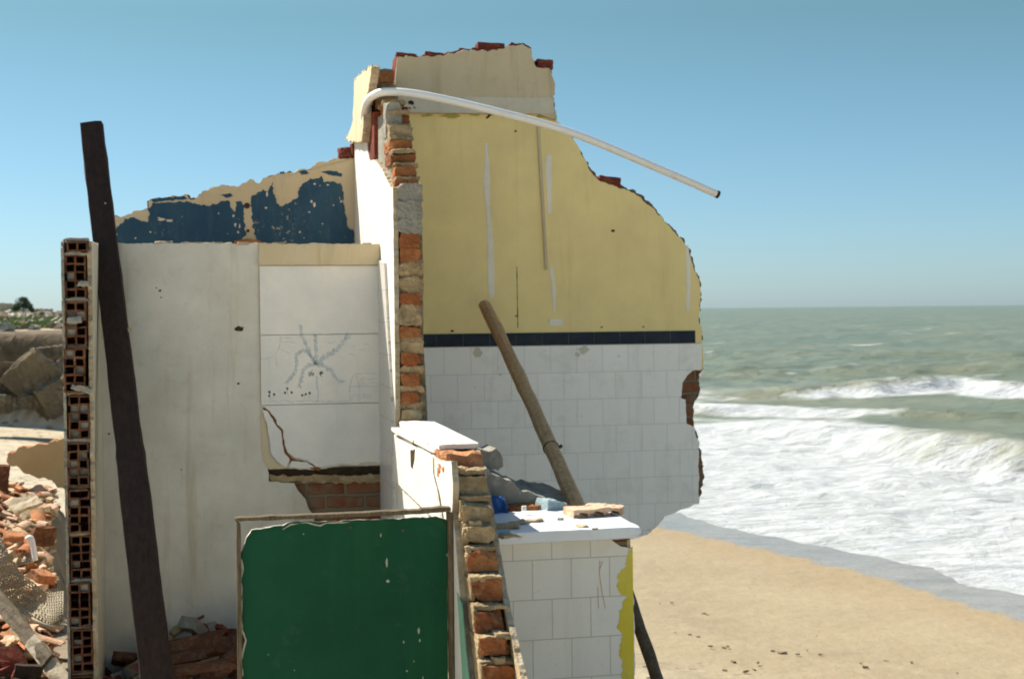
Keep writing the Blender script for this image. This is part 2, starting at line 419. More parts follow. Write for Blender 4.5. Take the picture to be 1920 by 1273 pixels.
def m_sand():
    m = Mat('sand', .95, .2)
    at = lambda k: m.n('Attribute', attribute_name=k).outputs['Fac']
    wet = at('wet'); soil = at('soil'); dry = at('dry')
    c = m.mix(m.ramp(m.noise(.7, 6), .35, .65), (.31, .25, .155), (.275, .215, .13))
    c = m.mix(m.math('MULTIPLY', dry, m.ramp(m.noise(1.6, 5), .3, .6, .3, 1)), c, (.46, .39, .275))
    c = m.mix(m.math('MULTIPLY', at('damp'), .75), c, (.275, .20, .115))
    c = m.mix(at('pale'), c, (.70, .62, .48))
    marks = m.noise(1, 7, .7, m.map((1.0, 3.2, 1), rot=(0, 0, .55)))
    c = m.mix(m.math('MULTIPLY', m.ramp(marks, .56, .66, 0, .55), dry), c, (.24, .18, .10))
    c = m.mix(m.ramp(m.noise(160, 3), .4, .7, 0, .3), c, (.33, .25, .15))
    c = m.mix(m.math('MULTIPLY', at('wrack'), m.ramp(m.noise(1.6, 8, .78), .40, .60)), c, (.19, .14, .085))
    w2 = m.ramp(m.math('ADD', wet, m.ramp(m.noise(.8, 5), .3, .7, -.12, .12)), .35, .62)
    c = m.mix(w2, c, (.20, .19, .17))
    sc = m.mix(m.ramp(m.noise(1.1, 7, .7), .4, .6), (.07, .048, .026), (.16, .11, .065))  # dark earth, darkened further for the bank's shaded face
    c = m.mix(soil, c, sc)
    turf = m.math('MULTIPLY', at('turf'), m.ramp(m.noise(.35, 5, .6), .42, .58))
    c = m.mix(turf, c, m.mix(m.ramp(m.noise(6, 4), .4, .6), (.075, .12, .03), (.17, .20, .06)))
    dent = m.n('TexVoronoi', {'Vector': m.map((1, 1.6, 1)), 'Scale': 3.6, 'Randomness': 1.0}).outputs[0]
    m.bump(m.math('MULTIPLY', m.ramp(dent, .05, .28), m.math('MULTIPLY', dry, .8)), 1.0, .14)
    m.bump(m.noise(3.5, 7, .6), .45, .10); m.bump(m.noise(60, 4), .4, .01)
    c = m.mix(m.math('MULTIPLY', w2, m.ramp(m.noise(.9, 6, .65, m.map((1, 2.5, 1), rot=(0, 0, -.5))), .4, .65, 0, .7)), c, (.30, .275, .23))  # paler noise streaks paint an irregular sheen on the wet sand
    m.out(c, m.math('ADD', m.ramp(w2, 0, 1, .8, .05), m.ramp(m.noise(1.5, 5), .35, .65, .05, .2))); return m.m
g = gridmesh('sand', X, Y, Z, [m_sand()], {
    'wet': 1 - sst(-.25, .30, SW) * .80 - .20 * sst(.3, 3.0, SW),
    'dry': sst(5.0, 8.0, SW + vnoise(X, Y, 5, 12) * 2),
    'pale': np.maximum(sst(11, 16, SW), (X < 1.6) * (Y < 9) * 1.0) * (1 - .35 * sst(25, 32, ff)),  # pad and inland sand made extra pale to bounce light onto shaded walls
    'damp': (1 - sst(.0, 2.4, SW + vnoise(X, Y, 2.5, 44) * 1.2)) + 0.,
    'wrack': np.exp(-((SW - 6.2 + vnoise(X, Y, 3, 41) * 2.2) / .30) ** 2) * .85 + np.exp(-((SW - 4.4 + vnoise(X, Y, 5, 43) * 2.5) / .7) ** 2) * .40 + np.exp(-((SW - 8.3 + vnoise(X, Y, 2, 45) * 2.5) / .5) ** 2) * .5,
    'soil': .8 * (X < -.6) * sst(6.2, 6.8, Y) * (1 - sst(11.6, 12.6, Y + vnoise(X, Y, 1, 5) * .8)) * (X > -7) + sst(.03, .2, BK) * (1 - sst(35.0, 36.8, ff + vnoise(X, Y, 1.3, 14) * 2)),  # rubble ground browned too, so gaps between pieces read dark
    'turf': sst(.96, 1, BK) * sst(36.5, 40, ff)}, True)
tag(g, kind='structure')

# sea
FE = lambda X, Y: sdist(X, Y, foamedge)
wave1 = [cw(-30, 75), gp(1200, 752), gp(1330, 746), gp(1450, 741), gp(1600, 737), gp(1700, 731), gp(1800, 724), gp(1860, 728), gp(1920, 740), cw(26, 50), cw(60, 25)]
wave2 = [cw(-20, 66), gp(1200, 766), gp(1330, 769), gp(1450, 771), gp(1600, 777), gp(1700, 781), cw(20, 45), cw(50, 22)]
wave3 = [cw(-15, 52), gp(1250, 812), gp(1400, 812), gp(1550, 822), gp(1700, 845), gp(1800, 862), gp(1920, 885), cw(16, 27), cw(40, 8)]
a2 = np.radians(np.linspace(-60, 135, 1100)); r2 = np.concatenate([13.5 * 1.0085 ** np.arange(0, 260), ])
r2 = np.concatenate([r2, r2[-1] * 1.035 ** np.arange(1, 125)])
A, Rr = np.meshgrid(a2, r2); X = Rr * np.sin(A + math.radians(12)); Y = Rr * np.cos(A + math.radians(12))
# concentrate angular samples in front of the lens is not needed: the fan is even
s0 = -FE(X, Y); d1 = -sdist(X, Y, wave1); d2 = -sdist(X, Y, wave2); d3 = -sdist(X, Y, wave3)   # positive = seaward
along = X * rt.x + Y * rt.y; fwd = X * fw.x + Y * fw.y
n1 = vnoise(X, Y, 6, 21); n2 = vnoise(X, Y, 1.6, 22); n3 = vnoise(X, Y, .6, 23)
off = sst(2, 10, s0)
h = off * (.10 * np.sin(d1 / 3.1 + n1 * 6) * .6 + n2 * .12) + sst(60, 75, fwd) * (np.sin(fwd / 4.6 + along / 16 + n1 * 5) * .16 + n2 * .25)
def ridge(d, front, back, H): return H * np.where(d < 0, np.exp(-(d / front) ** 2), np.exp(-(d / back) ** 2))
k1 = (.35 + .65 * sst(6, 19, along)) * (1 + n1 * 1.0)
h = h + ridge(d1 + n2 * 2.0, .9, 2.6, .46) * np.clip(k1, .2, 1.3) + ridge(d2 + n2, .7, 2.5, .22)
h = h + ridge(d3 + n2 * 1.6, 1.0, 3.0, .55) * (.25 + .75 * sst(5, 11, along)) * (1 + n1)
foam = np.zeros(X.shape)
foam = np.maximum(foam, sst(-.5, -.15, s0 + n2 * .35) * (1 - sst(-1.2, 4.5, d3 + n1 * 6 + n2 * 2.5)) * (.98 - .40 * sst(3, 12, -sdist(X, Y, foamedge) * 1.0) * (.6 + n1 * 1.6) ))
foam = np.maximum(foam, (np.exp(-((d1 + 1.2 + n1 * 2.5 + n2 * 2) / 1.35) ** 2)) * np.clip(k1 * 1.05, .55, .95) * (1 + vnoise(X, Y, 2.2, 27) * .9))
foam = np.maximum(foam, np.exp(-((d2 + n1 * 1.5) / 1.8) ** 2) * (1 - sst(11, 16, along)) * .86)
foam = np.maximum(foam, .50 * (1 - sst(9, 14, along)) * sst(-2, 1, d3) * (1 - sst(-6, -2, d2 - 2)))
foam = np.maximum(foam, .33 * sst(-8, 0, d1) * (1 - sst(3, 30, d1)))
wash = sst(0, 2, s0) * (1 - sst(0, 3, d3))
h = h + foam * (np.maximum(n2, -.15) * .20 + n3 * .16) * (1 + 0 * wash) * sst(.2, 3, s0)
h = np.where(s0 < .5, h * sst(-.3, .5, s0), h)
murk = sst(-.5, 1, np.exp(-((d3 + 1.5) / 2.2) ** 2) * sst(8, 12, along) + np.exp(-((d1 + .5) / 2) ** 2) * .3)
def m_sea():
    m = Mat('sea water', .22, .5)
    at = lambda k: m.n('Attribute', attribute_name=k).outputs['Fac']
    foam = at('foam')
    c = m.mix(m.ramp(m.noise(.05, 5, .6, m.map((1, 2.6, 1), rot=(0, 0, -.2))), .38, .62), (.105, .125, .062), (.165, .162, .078))
    c = m.mix(m.ramp(at('murk'), .3, 1, 0, .55), c, (.30, .27, .15))
    st = m.map((.95, 1.3, 1), rot=(0, 0, -.35))
    nz = m.math('ADD', m.math('MULTIPLY', m.noise(1.0, 9, .68, st), .75), m.math('MULTIPLY', m.noise(.22, 4, .6, st), .55))
    f1 = m.ramp(m.math('ADD', m.math('MULTIPLY', foam, .72), nz), .90, 1.16)
    cap = m.ramp(m.noise(.16, 7, .62, m.map((.8, 3.4, 1), rot=(0, 0, -.2))), .635, .67)
    f2 = m.math('MAXIMUM', f1, m.math('MULTIPLY', cap, .8))
    fc = m.mix(m.ramp(m.noise(1.6, 8, .7, st), .38, .66), (.54, .55, .55), (.36, .37, .35))
    fc = m.mix(m.ramp(m.noise(6, 7, .7, st), .48, .78, 0, .3), fc, (.27, .285, .25))
    c = m.mix(f2, c, fc)
    m.bump(m.noise(.35, 9, .65, m.map((1, 2.2, 1), rot=(0, 0, -.3))), .8, .9); m.bump(m.math('MULTIPLY', f2, m.noise(9, 6, .7)), .5, .06)
    m.out(c, m.ramp(f2, 0, 1, .28, .9)); return m.m
sea = gridmesh('sea', X, Y, SEA + h, [m_sea()], {'foam': foam, 'murk': murk})
tag(sea, kind='structure')

# ------------------------------------------------------------------ A: the tiled and yellow wall
YA = 7.70
A_t = thing('tiled_wall', (1.6, YA, 0.0), 'tall broken wall painted yellow above a dark tile band and white tiles, facing the viewer by the sea', 'wall')
coreA = [(744, 205), (1041, 205), (1046, 226), (1074, 257), (1093, 290), (1112, 322), (1124, 334), (1158, 344), (1196, 360), (1230, 389),
         (1266, 430), (1286, 451), (1301, 482), (1304, 505), (1315, 520), (1316, 560), (1313, 600), (1319, 622), (1320, 690), (1312, 712), (1314, 738), (1303, 760), (1303, 790),
         (1309, 815), (1312, 835), (1318, 850), (1321, 905), (1313, 944), (1276, 956), (1246, 970), (1232, 988), (1216, 1001), (1180, 1010), (1150, 1030)]
def groundpts(pl, xl):                                # carry the hidden foot of the wall down to the ground
    return pl + [(pl[-1][0] - .05, -.15), (xl, -.15)]
o2 = groundpts(py_(coreA, YA), .97)
fl = [False] + [True] * (len(coreA) - 1) + [False, False]
bm = bmesh.new(); slab(bm, o2, 'y', YA + .021, YA + .135, 0, 0, .014, .012, 3, fl, 5)
obj('masonry', bm, [M_masonry], A_t)
bm = bmesh.new(); slab(bm, [(x - .006, z) for x, z in o2], 'y', YA + .134, YA + .155, 0, 1, .012, .012, 4, fl, 1)
obj('rear_render', bm, [M_cream, M_core], A_t)
yl = [(744, 208), (1041, 208), (1044, 226), (1072, 257), (1091, 290), (1108, 322), (1119, 337), (1153, 349), (1190, 363), (1226, 392),
      (1262, 432), (1282, 453), (1296, 484), (1301, 508), (1312, 523), (1313, 560), (1311, 600), (1317, 622), (1318, 690), (1312, 694), (1305, 694)]
yl = py_(yl, YA); bandL = py_([(795, 652), (1308, 640)], YA)
zb = bandL[0][1]
yo = yl[:-1] + [(yl[-1][0], zb - .10), (.97, zb - .10)]
bm = bmesh.new(); slab(bm, yo, 'y', YA, YA + .02, 0, 1, .008, .012, 5, [False] + [True] * (len(yl) - 2) + [False, False], 1)
obj('yellow_render', bm, [M_yellow, M_core], A_t)
# dark band, one mesh of glazed border tiles with gaps
bz0, bz1 = ay(1000, 648, YA).z, ay(1000, 624, YA).z; xr = ay(1303, 640, YA).x
bm = bmesh.new(); x = xr
while x > .98:
    box(bm, max(x - .1460, .975), x, YA - .007, YA + .001, bz0 + .001, bz1); x -= .149
obj('dark_tile_band', bm, [M_band], A_t)
bm = bmesh.new(); box(bm, .972, xr - .001, YA - .004, YA + .001, bz0 + .002, bz1 - .001); obj('band_grout', bm, [M_conc], A_t)
tl = [(795, 653), (1315, 642), (1314, 693), (1297, 696), (1286, 706), (1280, 718), (1275, 747), (1285, 749), (1286, 794), (1300, 800), (1304, 815), (1309, 828), (1309, 943), (1275, 955), (1245, 968), (1231, 986), (1214, 1001), (1180, 1010)]
tl = py_(tl, YA); z0t = bz0 - .001
tl[0] = (.975, z0t); tl[1] = (tl[1][0], z0t)
to = tl + [(tl[-1][0], .05), (.975, .05)]
tf = [False, False] + [True] * (len(tl) - 3) + [False, False, False]
bm = bmesh.new(); slab(bm, to, 'y', YA - .009, YA + .0195, 0, 1, .006, .012, 6, tf, 1)
def set_phase(mat, ph):
    for n in mat.node_tree.nodes:
        if n.type == 'MAPPING' and n.inputs['Vector'].links and n.inputs['Vector'].links[0].from_node.type == 'VECT_MATH':
            n.inputs['Location'].default_value = (ph[0], ph[1], 0)
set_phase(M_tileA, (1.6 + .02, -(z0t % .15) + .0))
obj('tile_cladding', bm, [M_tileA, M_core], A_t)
# beam / parapet above
bt = [(742, 212), (741, 150), (745, 108), (775, 108), (800, 106), (832, 105), (850, 100), (888, 93), (905, 96), (920, 96), (945, 91), (960, 86), (988, 85), (996, 96), (998, 108), (1003, 120),
      (1006, 127), (1031, 130), (1036, 140), (1040, 160), (1039, 190), (1043, 228), (1030, 222), (1010, 214)]
bp = py_(bt, YA - .03); bmf = [False] * 2 + [True] * (len(bt) - 4) + [False, False]
bm = bmesh.new(); slab(bm, bp, 'y', YA - .03, YA - .008, 0, 1, .012, .012, 7, bmf, 1)
slab(bm, [(a, b + .012) for a, b in bp], 'y', YA - .009, YA + .17, 2, 2, .02, .012, 8, bmf, 5)
obj('beam', bm, [M_beige, M_core, M_brickD], A_t)
bm = bmesh.new()
for (a, b, wd, hh) in ((918, 92, .15, .03), (1018, 124, .09, .035), (760, 110, .11, .025), (1140, 341, .12, .03), (812, 107, .10, .02)):
    p = ay(a, b, YA + .06); rbox(bm, p, (wd, .11, hh * 1.6), Matrix.Rotation(random.uniform(-.15, .15), 3, 'Y'), .006, a, 0)
obj('exposed_bricks', bm, [M_brickD], A_t)
bm = bmesh.new(); q = py_([(746, 180), (1036, 184), (1040, 212), (1008, 213), (880, 212), (746, 211)], YA - .034)
slab(bm, q, 'y', YA - .034, YA - .029, 0, 0, .004, .02, 9, [True] * 6, 0)
obj('beam_edge_strip', bm, [M_cream], A_t)
def ribbon(bm, pts, wpx, Y, t=.001, amp=.25, seed=0, depth=.003):
    """irregular streak on a front-facing wall, as a thin raised strip with its own outline"""
    P = py_(pts, Y); L = []; Rr_ = []
    for i, (x, z) in enumerate(P):
        a = P[max(i - 1, 0)]; b = P[min(i + 1, len(P) - 1)]
        dx, dz = b[0] - a[0], b[1] - a[1]; l = math.hypot(dx, dz) or 1
        wv = (wpx[i] if isinstance(wpx, (list, tuple)) else wpx) / F * Y * .5
        L.append((x - dz / l * wv, z + dx / l * wv)); Rr_.append((x + dz / l * wv, z - dx / l * wv))
    slab(bm, L + Rr_[::-1], 'y', Y - t, Y + depth, 0, 0, amp * wpx[1] / F * Y if isinstance(wpx, list) else 0, .012, seed, None, 0)
bm = bmesh.new()
ribbon(bm, [(912, 270), (913, 300), (913, 345), (916, 400), (919, 450), (921, 520), (921, 560)], [3, 6, 12, 7, 9, 13, 8], YA, .0015, .35, 3)
ribbon(bm, [(1029, 291), (1029, 340), (1030, 400)], [10, 11, 7], YA, .0015, .2, 4)
ribbon(bm, [(1034, 500), (1038, 540), (1040, 583)], [7, 6, 5], YA, .0015, .3, 5)
ribbon(bm, [(1289, 460), (1291, 520), (1290, 583)], [6, 9, 5], YA, .0015, .3, 6)
obj('filler_streak', bm, [M_filler], A_t)
bm = bmesh.new(); P = py_([(1006, 233), (1011, 233), (1027, 506), (1022, 506)], YA); slab(bm, P, 'y', YA - .012, YA + .002, 0, 0)
obj('cable_conduit', bm, [M_beige], A_t)
bm = bmesh.new(); P = py_([(1030, 598), (1055, 598), (1055, 610), (1030, 610)], YA); slab(bm, P, 'y', YA - .004, YA + .002, 0, 0)
obj('socket_plate', bm, [M_filler], A_t)
bm = bmesh.new()
ribbon(bm, [(969, 500), (970, 560), (971, 614)], [1.2, 1.4, 1.4], YA, .001, .3, 9)
for (a, b, r) in ((967, 246, 2), (1149, 432, 3), (1033, 604, 2), (1052, 604, 2.5), (1128, 613, 2), (1206, 612, 2), (968, 592, 1.5), (848, 620, 3), (760, 620, 2)):
    ribbon(bm, [(a - r, b), (a, b + r * .4), (a + r, b)], [r, r * 1.6, r], YA, .0012, .3, a)
obj('hairline_crack', bm, [M_black], A_t)
bm = bmesh.new()
for (a, b, ww, hh) in ((843, 218, 18, 5), (890, 215, 10, 3), (1020, 218, 14, 4), (800, 217, 12, 3)):
    pts = [(a + ww * math.cos(t) * random.uniform(.6, 1.2), b + hh * math.sin(t) * random.uniform(.5, 1.3)) for t in [k * math.pi / 7 for k in range(14)]]
    slab(bm, py_(pts, YA), 'y', YA - .001, YA + .002, 0, 0, .006, .01, a, None, 0, .02)
obj('moss_stain', bm, [plaster('moss stain', (.48, .42, .10), (.3, .28, .06), None, .5, .4)], A_t)
bm = bmesh.new()
for (a, b, ww, hh) in ((1095, 655, 12, 8), (1083, 664, 5, 6), (896, 661, 8, 10), (938, 702, 2, 3), (1090, 780, 1.5, 1.5), (1160, 668, 1.5, 1.5), (1060, 780, 1, 1.5), (890, 726, 1.5, 1.5)):
    pts = [(a + ww * math.cos(t) * random.uniform(.5, 1.2), b + hh * math.sin(t) * random.uniform(.5, 1.2)) for t in [k * math.pi / 6 for k in range(12)]]
    slab(bm, py_(pts, YA - .009), 'y', YA - .0098, YA - .008, 0, 0, .004, .01, a, None, 0, .02)
obj('tile_stain', bm, [plaster('tile stain', (.68, .62, .48), (.5, .42, .28), None, .5, .2)], A_t)
bm = bmesh.new()
for (a, b, s_) in ((771, 192, 9), (777, 202, 4), (768, 203, 3)):
    ribbon(bm, [(a - s_ * .6, b), (a, b), (a + s_ * .6, b + 2)], [s_ * .6, s_, s_ * .5], YA - .034, .0015, .4, a)
ribbon(bm, [(912, 222), (920, 214), (945, 215)], [3, 5, 2], YA, .002, .4, 99)
obj('chipped_hole', bm, [M_black], A_t)

# ------------------------------------------------------------------ B: the cross wall with its broken brick end
XB = .814; TB = .15; YB = 6.37
B_t = thing('brick_cross_wall', (XB + TB / 2, 7.0, 0), 'tall narrow cross wall whose broken end shows a column of red bricks in mortar', 'wall')
near = [(733, 352), (727, 340), (716, 318), (708, 306), (701, 300), (694, 303), (690, 287), (684, 212), (686, 190), (690, 160), (699, 124)]
Pn = px_(near, XB)
lo = [(8.06, -.1), (YB, -.1), (YB, Pn[0][1])] + Pn + [(7.35, Pn[-1][1] + .02), (7.6, Pn[-1][1] - .01), (8.06, Pn[-1][1] - .03)]
fl = [False, True] + [True] * (len(Pn) + 3) + [False]
bm = bmesh.new(); slab(bm, lo, 'x', XB, XB + .022, 0, 1, .008, .012, 11, fl[:len(lo)], 1)
obj('left_render', bm, [M_bright, M_core], B_t)
ro = [(YA + .0, -.1), (YB + .02, -.1), (YB, 1.1)] + px_([(794, 640), (793, 480), (790, 400), (782, 352), (775, 318), (768, 265), (758, 228), (748, 205), (745, 165)], XB + TB)
ro += [(YA, ro[-1][1])]
bm = bmesh.new(); slab(bm, ro, 'x', XB + TB - .034, XB + TB, 0, 0, .014, .010, 12, [False] + [True] * (len(ro) - 2) + [False], 1)
obj('right_render', bm, [M_mortarM], B_t)
zt = ay(760, 350, YB).z
tabB = [(-.1, YB), (zt, YB), (zt + .10, YB + .12), (zt + .22, 6.62), (ax(738, 205, XB + .07).z, 6.80), (ax(738, 200, XB + .07).z + .02, 7.22), (4, 7.24)]
bm = bmesh.new()
core = [(8.05, -.1), (YB + .12, -.1), (YB + .12, zt - .02), (YB + .3, zt + .18), (6.9, ax(738, 215, XB + .07).z), (7.32, ax(738, 200, XB + .07).z), (7.34, ax(720, 134, XB + .07).z), (8.05, 2.98)]
slab(bm, core, 'x', XB + .022, XB + TB - .022, 0, 0, .012, .03, 13, [True] * 7 + [False], 2)
random.seed(11)
brick_rows = [(437, 465, 0), (466, 490, 0), (550, 573, 0), (609, 633, 0), (661, 688, 0), (700, 724, 0), (735, 757, 0), (766, 786, 1)]
z = -.08
spans = []
for (a, b, k) in brick_rows:
    z1, z0 = ay(765, a, YB).z, ay(765, b, YB).z; spans.append((z0, z1))
    rbox(bm, (XB + .022 + .050 + random.uniform(-.003, .003), YB + .075 + random.uniform(-.004, .006), (z0 + z1) / 2), (.092, .17, z1 - z0), None, .004, a, 1 if k == 0 else 2, 8, .016, .5)
spans.sort(); edges = [1.0] + [v for s in spans for v in s] + [zt + .01]
edges = [spans[0][0] - .35] + [v for s in spans for v in s] + [zt + .01]
for i in range(0, len(edges), 2):
    z0, z1 = edges[i], edges[i + 1]
    if z1 - z0 < .004: continue
    n = max(1, round((z1 - z0) / .07))
    for j in range(n):
        a, b = z0 + (z1 - z0) * j / n, z0 + (z1 - z0) * (j + 1) / n
        rbox(bm, (XB + TB / 2 + random.uniform(-.004, .004), YB + .085 + random.uniform(-.012, .006), (a + b) / 2), (.112, .17, b - a + .010), None, .006, a * 31, 3 if a > zt - .28 else 5, 9, .016, .5)
# the stepped upper part: brick on brick, each set further back
zz = zt
zt2 = ax(720, 131, XB + .07).z
while zz < zt2 - .05:
    y = prof(tabB, zz + .03); hgt = .052 if random.random() < .75 else .03
    rbox(bm, (XB + .075 + random.uniform(-.006, .006), y + .1 + random.uniform(-.03, .02), zz + hgt / 2), (.108 + random.uniform(-.02, .01), .22, hgt), Matrix.Rotation(random.uniform(-.05, .05), 3, 'X'), .005, zz * 13, random.choice([6, 1, 4, 5]), 9, .018, .8)
    rbox(bm, (XB + .077, y + .10 + random.uniform(-.02, .03), zz + hgt + .009), (.11, .22, .022), None, .006, zz * 7, 5, 8, .016, .8)
    zz += hgt + .017
obj('broken_brickwork', bm, [M_conc, M_brick, M_mortar, M_conc, M_brickD, M_mortarM, M_brickM], B_t)
bm = bmesh.new()
p = ax(722, 235, XB + .06); hb = ax(722, 204, XB + .06).z - ax(722, 266, XB + .06).z
rbox(bm, (XB + .055, 6.78, p.z - .02), (.075, .09, hb), Matrix.Rotation(.05, 3, 'X'), .006, 5, 0, 6, .04, .6)
rbox(bm, (XB + .118, 6.86, p.z - .015), (.04, .10, hb * .8), None, .006, 8, 1, 5, .04, .6)
obj('upright_block', bm, [M_conc, M_brickD], B_t)
# end of the beam projecting on the far side of the wall
bm = bmesh.new()
st = px_([(697, 124), (690, 128), (675, 141), (664, 152), (663, 190), (661, 228), (655, 248), (647, 262), (660, 266), (678, 267), (681, 240), (682, 200), (690, 172)], XB - .035)
slab(bm, st, 'x', XB - .035, XB + .005, 0, 1, .016, .012, 15, None, 2)
obj('beam_stub', bm, [M_beige, M_core], B_t)
# red brick chase beside the left render, near the top
bm = bmesh.new(); q = px_([(693, 212), (704, 210), (704, 296), (694, 304)], XB + .010)
slab(bm, q, 'x', XB + .004, XB + .03, 0, 0, .004, .012, 16, None, 1)
obj('brick_chase', bm, [M_brickD], B_t)
# tiles on the left face, greyed and cut to the white wall's cast shadow
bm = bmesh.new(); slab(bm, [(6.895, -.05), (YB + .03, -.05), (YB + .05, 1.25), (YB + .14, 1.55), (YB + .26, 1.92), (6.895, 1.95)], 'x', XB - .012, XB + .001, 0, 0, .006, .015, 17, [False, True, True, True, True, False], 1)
obj('shadow_side_tiles', bm, [M_tileB], B_t)

# ------------------------------------------------------------------ C: blue wall at the back
YC = 8.06
C_t = thing('blue_wall', (-.1, YC, 0), 'low broken wall with peeling dark blue paint behind the white wall', 'wall')
ct = [(196, 404), (216, 402), (222, 407), (236, 404), (250, 397), (262, 394), (276, 390), (278, 378), (292, 372), (330, 368), (352, 366), (357, 374), (370, 369), (384, 358),
      (398, 352), (420, 348), (436, 350), (452, 346), (470, 337), (476, 338), (484, 343), (500, 332), (520, 326), (530, 322), (552, 325), (558, 320), (580, 318), (594, 306), (612, 302), (632, 298), (668, 296)]
cp = py_(ct, YC); co = cp + [(XB + .0, cp[-1][1]), (XB, -.1), (cp[0][0] - .05, -.1)]
flc = [True] * (len(cp) - 1) + [False] * 4
bm = bmesh.new(); slab(bm, co, 'y', YC, YC + .022, 0, 1, .012, .012, 21, flc[:len(co)], 1)
slab(bm, [(a, b - .004) for a, b in co], 'y', YC + .021, YC + .13, 2, 2, .022, .012, 22, flc[:len(co)], 4)
slab(bm, co, 'y', YC + .129, YC + .15, 0, 1, .012, .012, 23, flc[:len(co)], 1)
obj('masonry', bm, [M_beige, M_core, M_masonry], C_t)
bl = [(196, 470), (196, 425), (214, 432), (220, 425), (236, 410), (250, 408), (264, 413), (276, 416), (280, 405), (277, 392), (286, 381), (310, 379), (350, 379), (372, 383), (398, 386), (410, 379), (428, 377),
      (436, 392), (441, 400), (443, 379), (452, 379), (457, 388), (458, 420), (461, 436), (456, 447), (450, 470)]
bl2 = [(489, 470), (480, 446), (474, 425), (473, 398), (471, 370), (482, 362), (494, 356), (499, 360), (505, 358), (511, 342), (512, 362), (518, 382), (528, 386), (546, 377), (559, 368), (560, 352), (572, 342), (585, 335), (598, 333),
       (604, 331), (606, 342), (622, 340), (640, 344), (643, 360), (645, 382), (648, 400), (652, 425), (662, 430), (664, 470)]
bm = bmesh.new(); slab(bm, py_(bl, YC), 'y', YC - .002, YC + .002, 0, 0, .010, .008, 24, [False] + [True] * 24 + [False], 0, .02)
slab(bm, py_(bl2, YC), 'y', YC - .002, YC + .002, 0, 0, .010, .008, 25, [False] + [True] * 27 + [False], 0, .02)
for pts in ([(560, 322), (575, 320), (579, 326), (565, 329)], [(600, 322), (622, 320), (642, 326), (640, 332), (618, 328)], [(280, 374), (300, 371), (345, 368), (352, 374), (320, 376), (290, 379)], [(412, 366), (430, 362), (438, 368), (425, 371)], [(524, 323), (532, 321), (533, 326), (525, 326)]):
    slab(bm, py_(pts, YC), 'y', YC - .002, YC + .002, 0, 0, .006, .008, pts[0][0], None, 0, .02)
obj('blue_paint', bm, [M_blue], C_t)
bm = bmesh.new(); random.seed(4)
chips = [(303, 412, 14, 4), (318, 414, 10, 4), (298, 409, 5, 3), (254, 447, 3, 3), (282, 435, 4, 3), (437, 405, 4, 5), (441, 422, 5, 7), (449, 424, 3, 8), (446, 436, 3, 5), (589, 384, 4, 9), (584, 378, 3, 4), (562, 435, 4, 4),
         (501, 365, 3, 8), (499, 390, 4, 3), (640, 378, 5, 4), (625, 385, 3, 2), (637, 372, 2, 5), (600, 348, 3, 2), (590, 345, 4, 3), (615, 347, 5, 2), (570, 446, 2, 2), (410, 400, 3, 3), (427, 438, 2, 2), (222, 420, 4, 8), (230, 412, 3, 4), (219, 440, 2, 5), (605, 420, 2, 2), (580, 398, 3, 3)]
for (a, b, ww, hh) in chips:
    pts = [(a + ww * math.cos(t) * random.uniform(.6, 1.2) * .6, b + hh * math.sin(t) * random.uniform(.6, 1.2) * .6) for t in [k * math.pi / 5 for k in range(10)]]
    slab(bm, py_(pts, YC - .003), 'y', YC - .0035, YC - .001, 0, 0, .003, .006, a, None, 0, .02)
obj('paint_chip', bm, [M_cream], C_t)
bm = bmesh.new()
rbox(bm, ay(649, 288, YC + .07), (.085, .12, .06), None, .008, 77, 0, 6, .03, .8)
rbox(bm, ay(672, 283, YC + .05), (.09, .12, .075), None, .008, 78, 0, 6, .03, .8)
obj('loose_end_brick', bm, [M_brickD], C_t)
bm = bmesh.new()
for (a, b, r) in ((463, 386, 5.5), (465, 433, 3)):
    c = ay(a, b, YC); tube(bm, [(c.x, YC - .004, c.z), (c.x, YC + .001, c.z)], r / F * YC, 14)
obj('bolt_hole', bm, [M_black], C_t)
bm = bmesh.new(); slab(bm, py_([(440, 452), (462, 447), (485, 450), (492, 456), (440, 456)], YC - .05), 'y', YC - .06, YC - .001, 0, 0, .004, .01, 31, None, 1)
obj('rusty_bracket', bm, [M_brick], C_t)

# ------------------------------------------------------------------ E: white wall with the panel and the drawing
YE = 6.90
E_t = thing('white_wall', (.2, YE, 0), "white rendered wall with a child's pencil drawing on its smooth panels", 'wall')
zE = ay(480, 456, YE).z; xl = -.60
no = [(716, 872), (640, 874), (600, 880), (560, 880), (520, 876), (502, 878), (504, 902), (530, 904), (552, 905), (560, 920), (573, 935), (577, 950), (586, 965), (596, 1010), (640, 1050), (716, 1060)]
pn = py_(no, YE); pn[0] = (XB - .001, pn[0][1]); pn[-1] = (XB - .001, pn[-1][1])
oE = [(xl, -.1), (xl, zE), (XB - .001, zE - .004)] + pn + [(XB - .001, -.1)]
fE = [False, True, False] + [True] * (len(pn) - 1) + [False, False]
bm = bmesh.new(); slab(bm, oE, 'y', YE, YE + .03, 0, 1, .005, .012, 31, fE, 1)
obj('white_render', bm, [M_white, M_core], E_t)
bm = bmesh.new(); slab(bm, [(xl, -.1), (xl, zE - .003), (XB - .001, zE - .006), (XB - .001, -.1)], 'y', YE + .029, YE + .15, 0, 0, .008, .015, 32, [False, True, False, False], 3)
obj('masonry', bm, [M_masonry], E_t)
bm = bmesh.new(); q = py_([(485, 458), (708, 460), (710, 497), (485, 497)], YE); q[1] = (XB - .002, q[1][1]); q[2] = (XB - .002, q[2][1]); q[3] = (q[3][0], q[2][1])
slab(bm, q, 'y', YE - .022, YE + .001, 0, 1, .004, .012, 33, [True, False, False, False], 1)
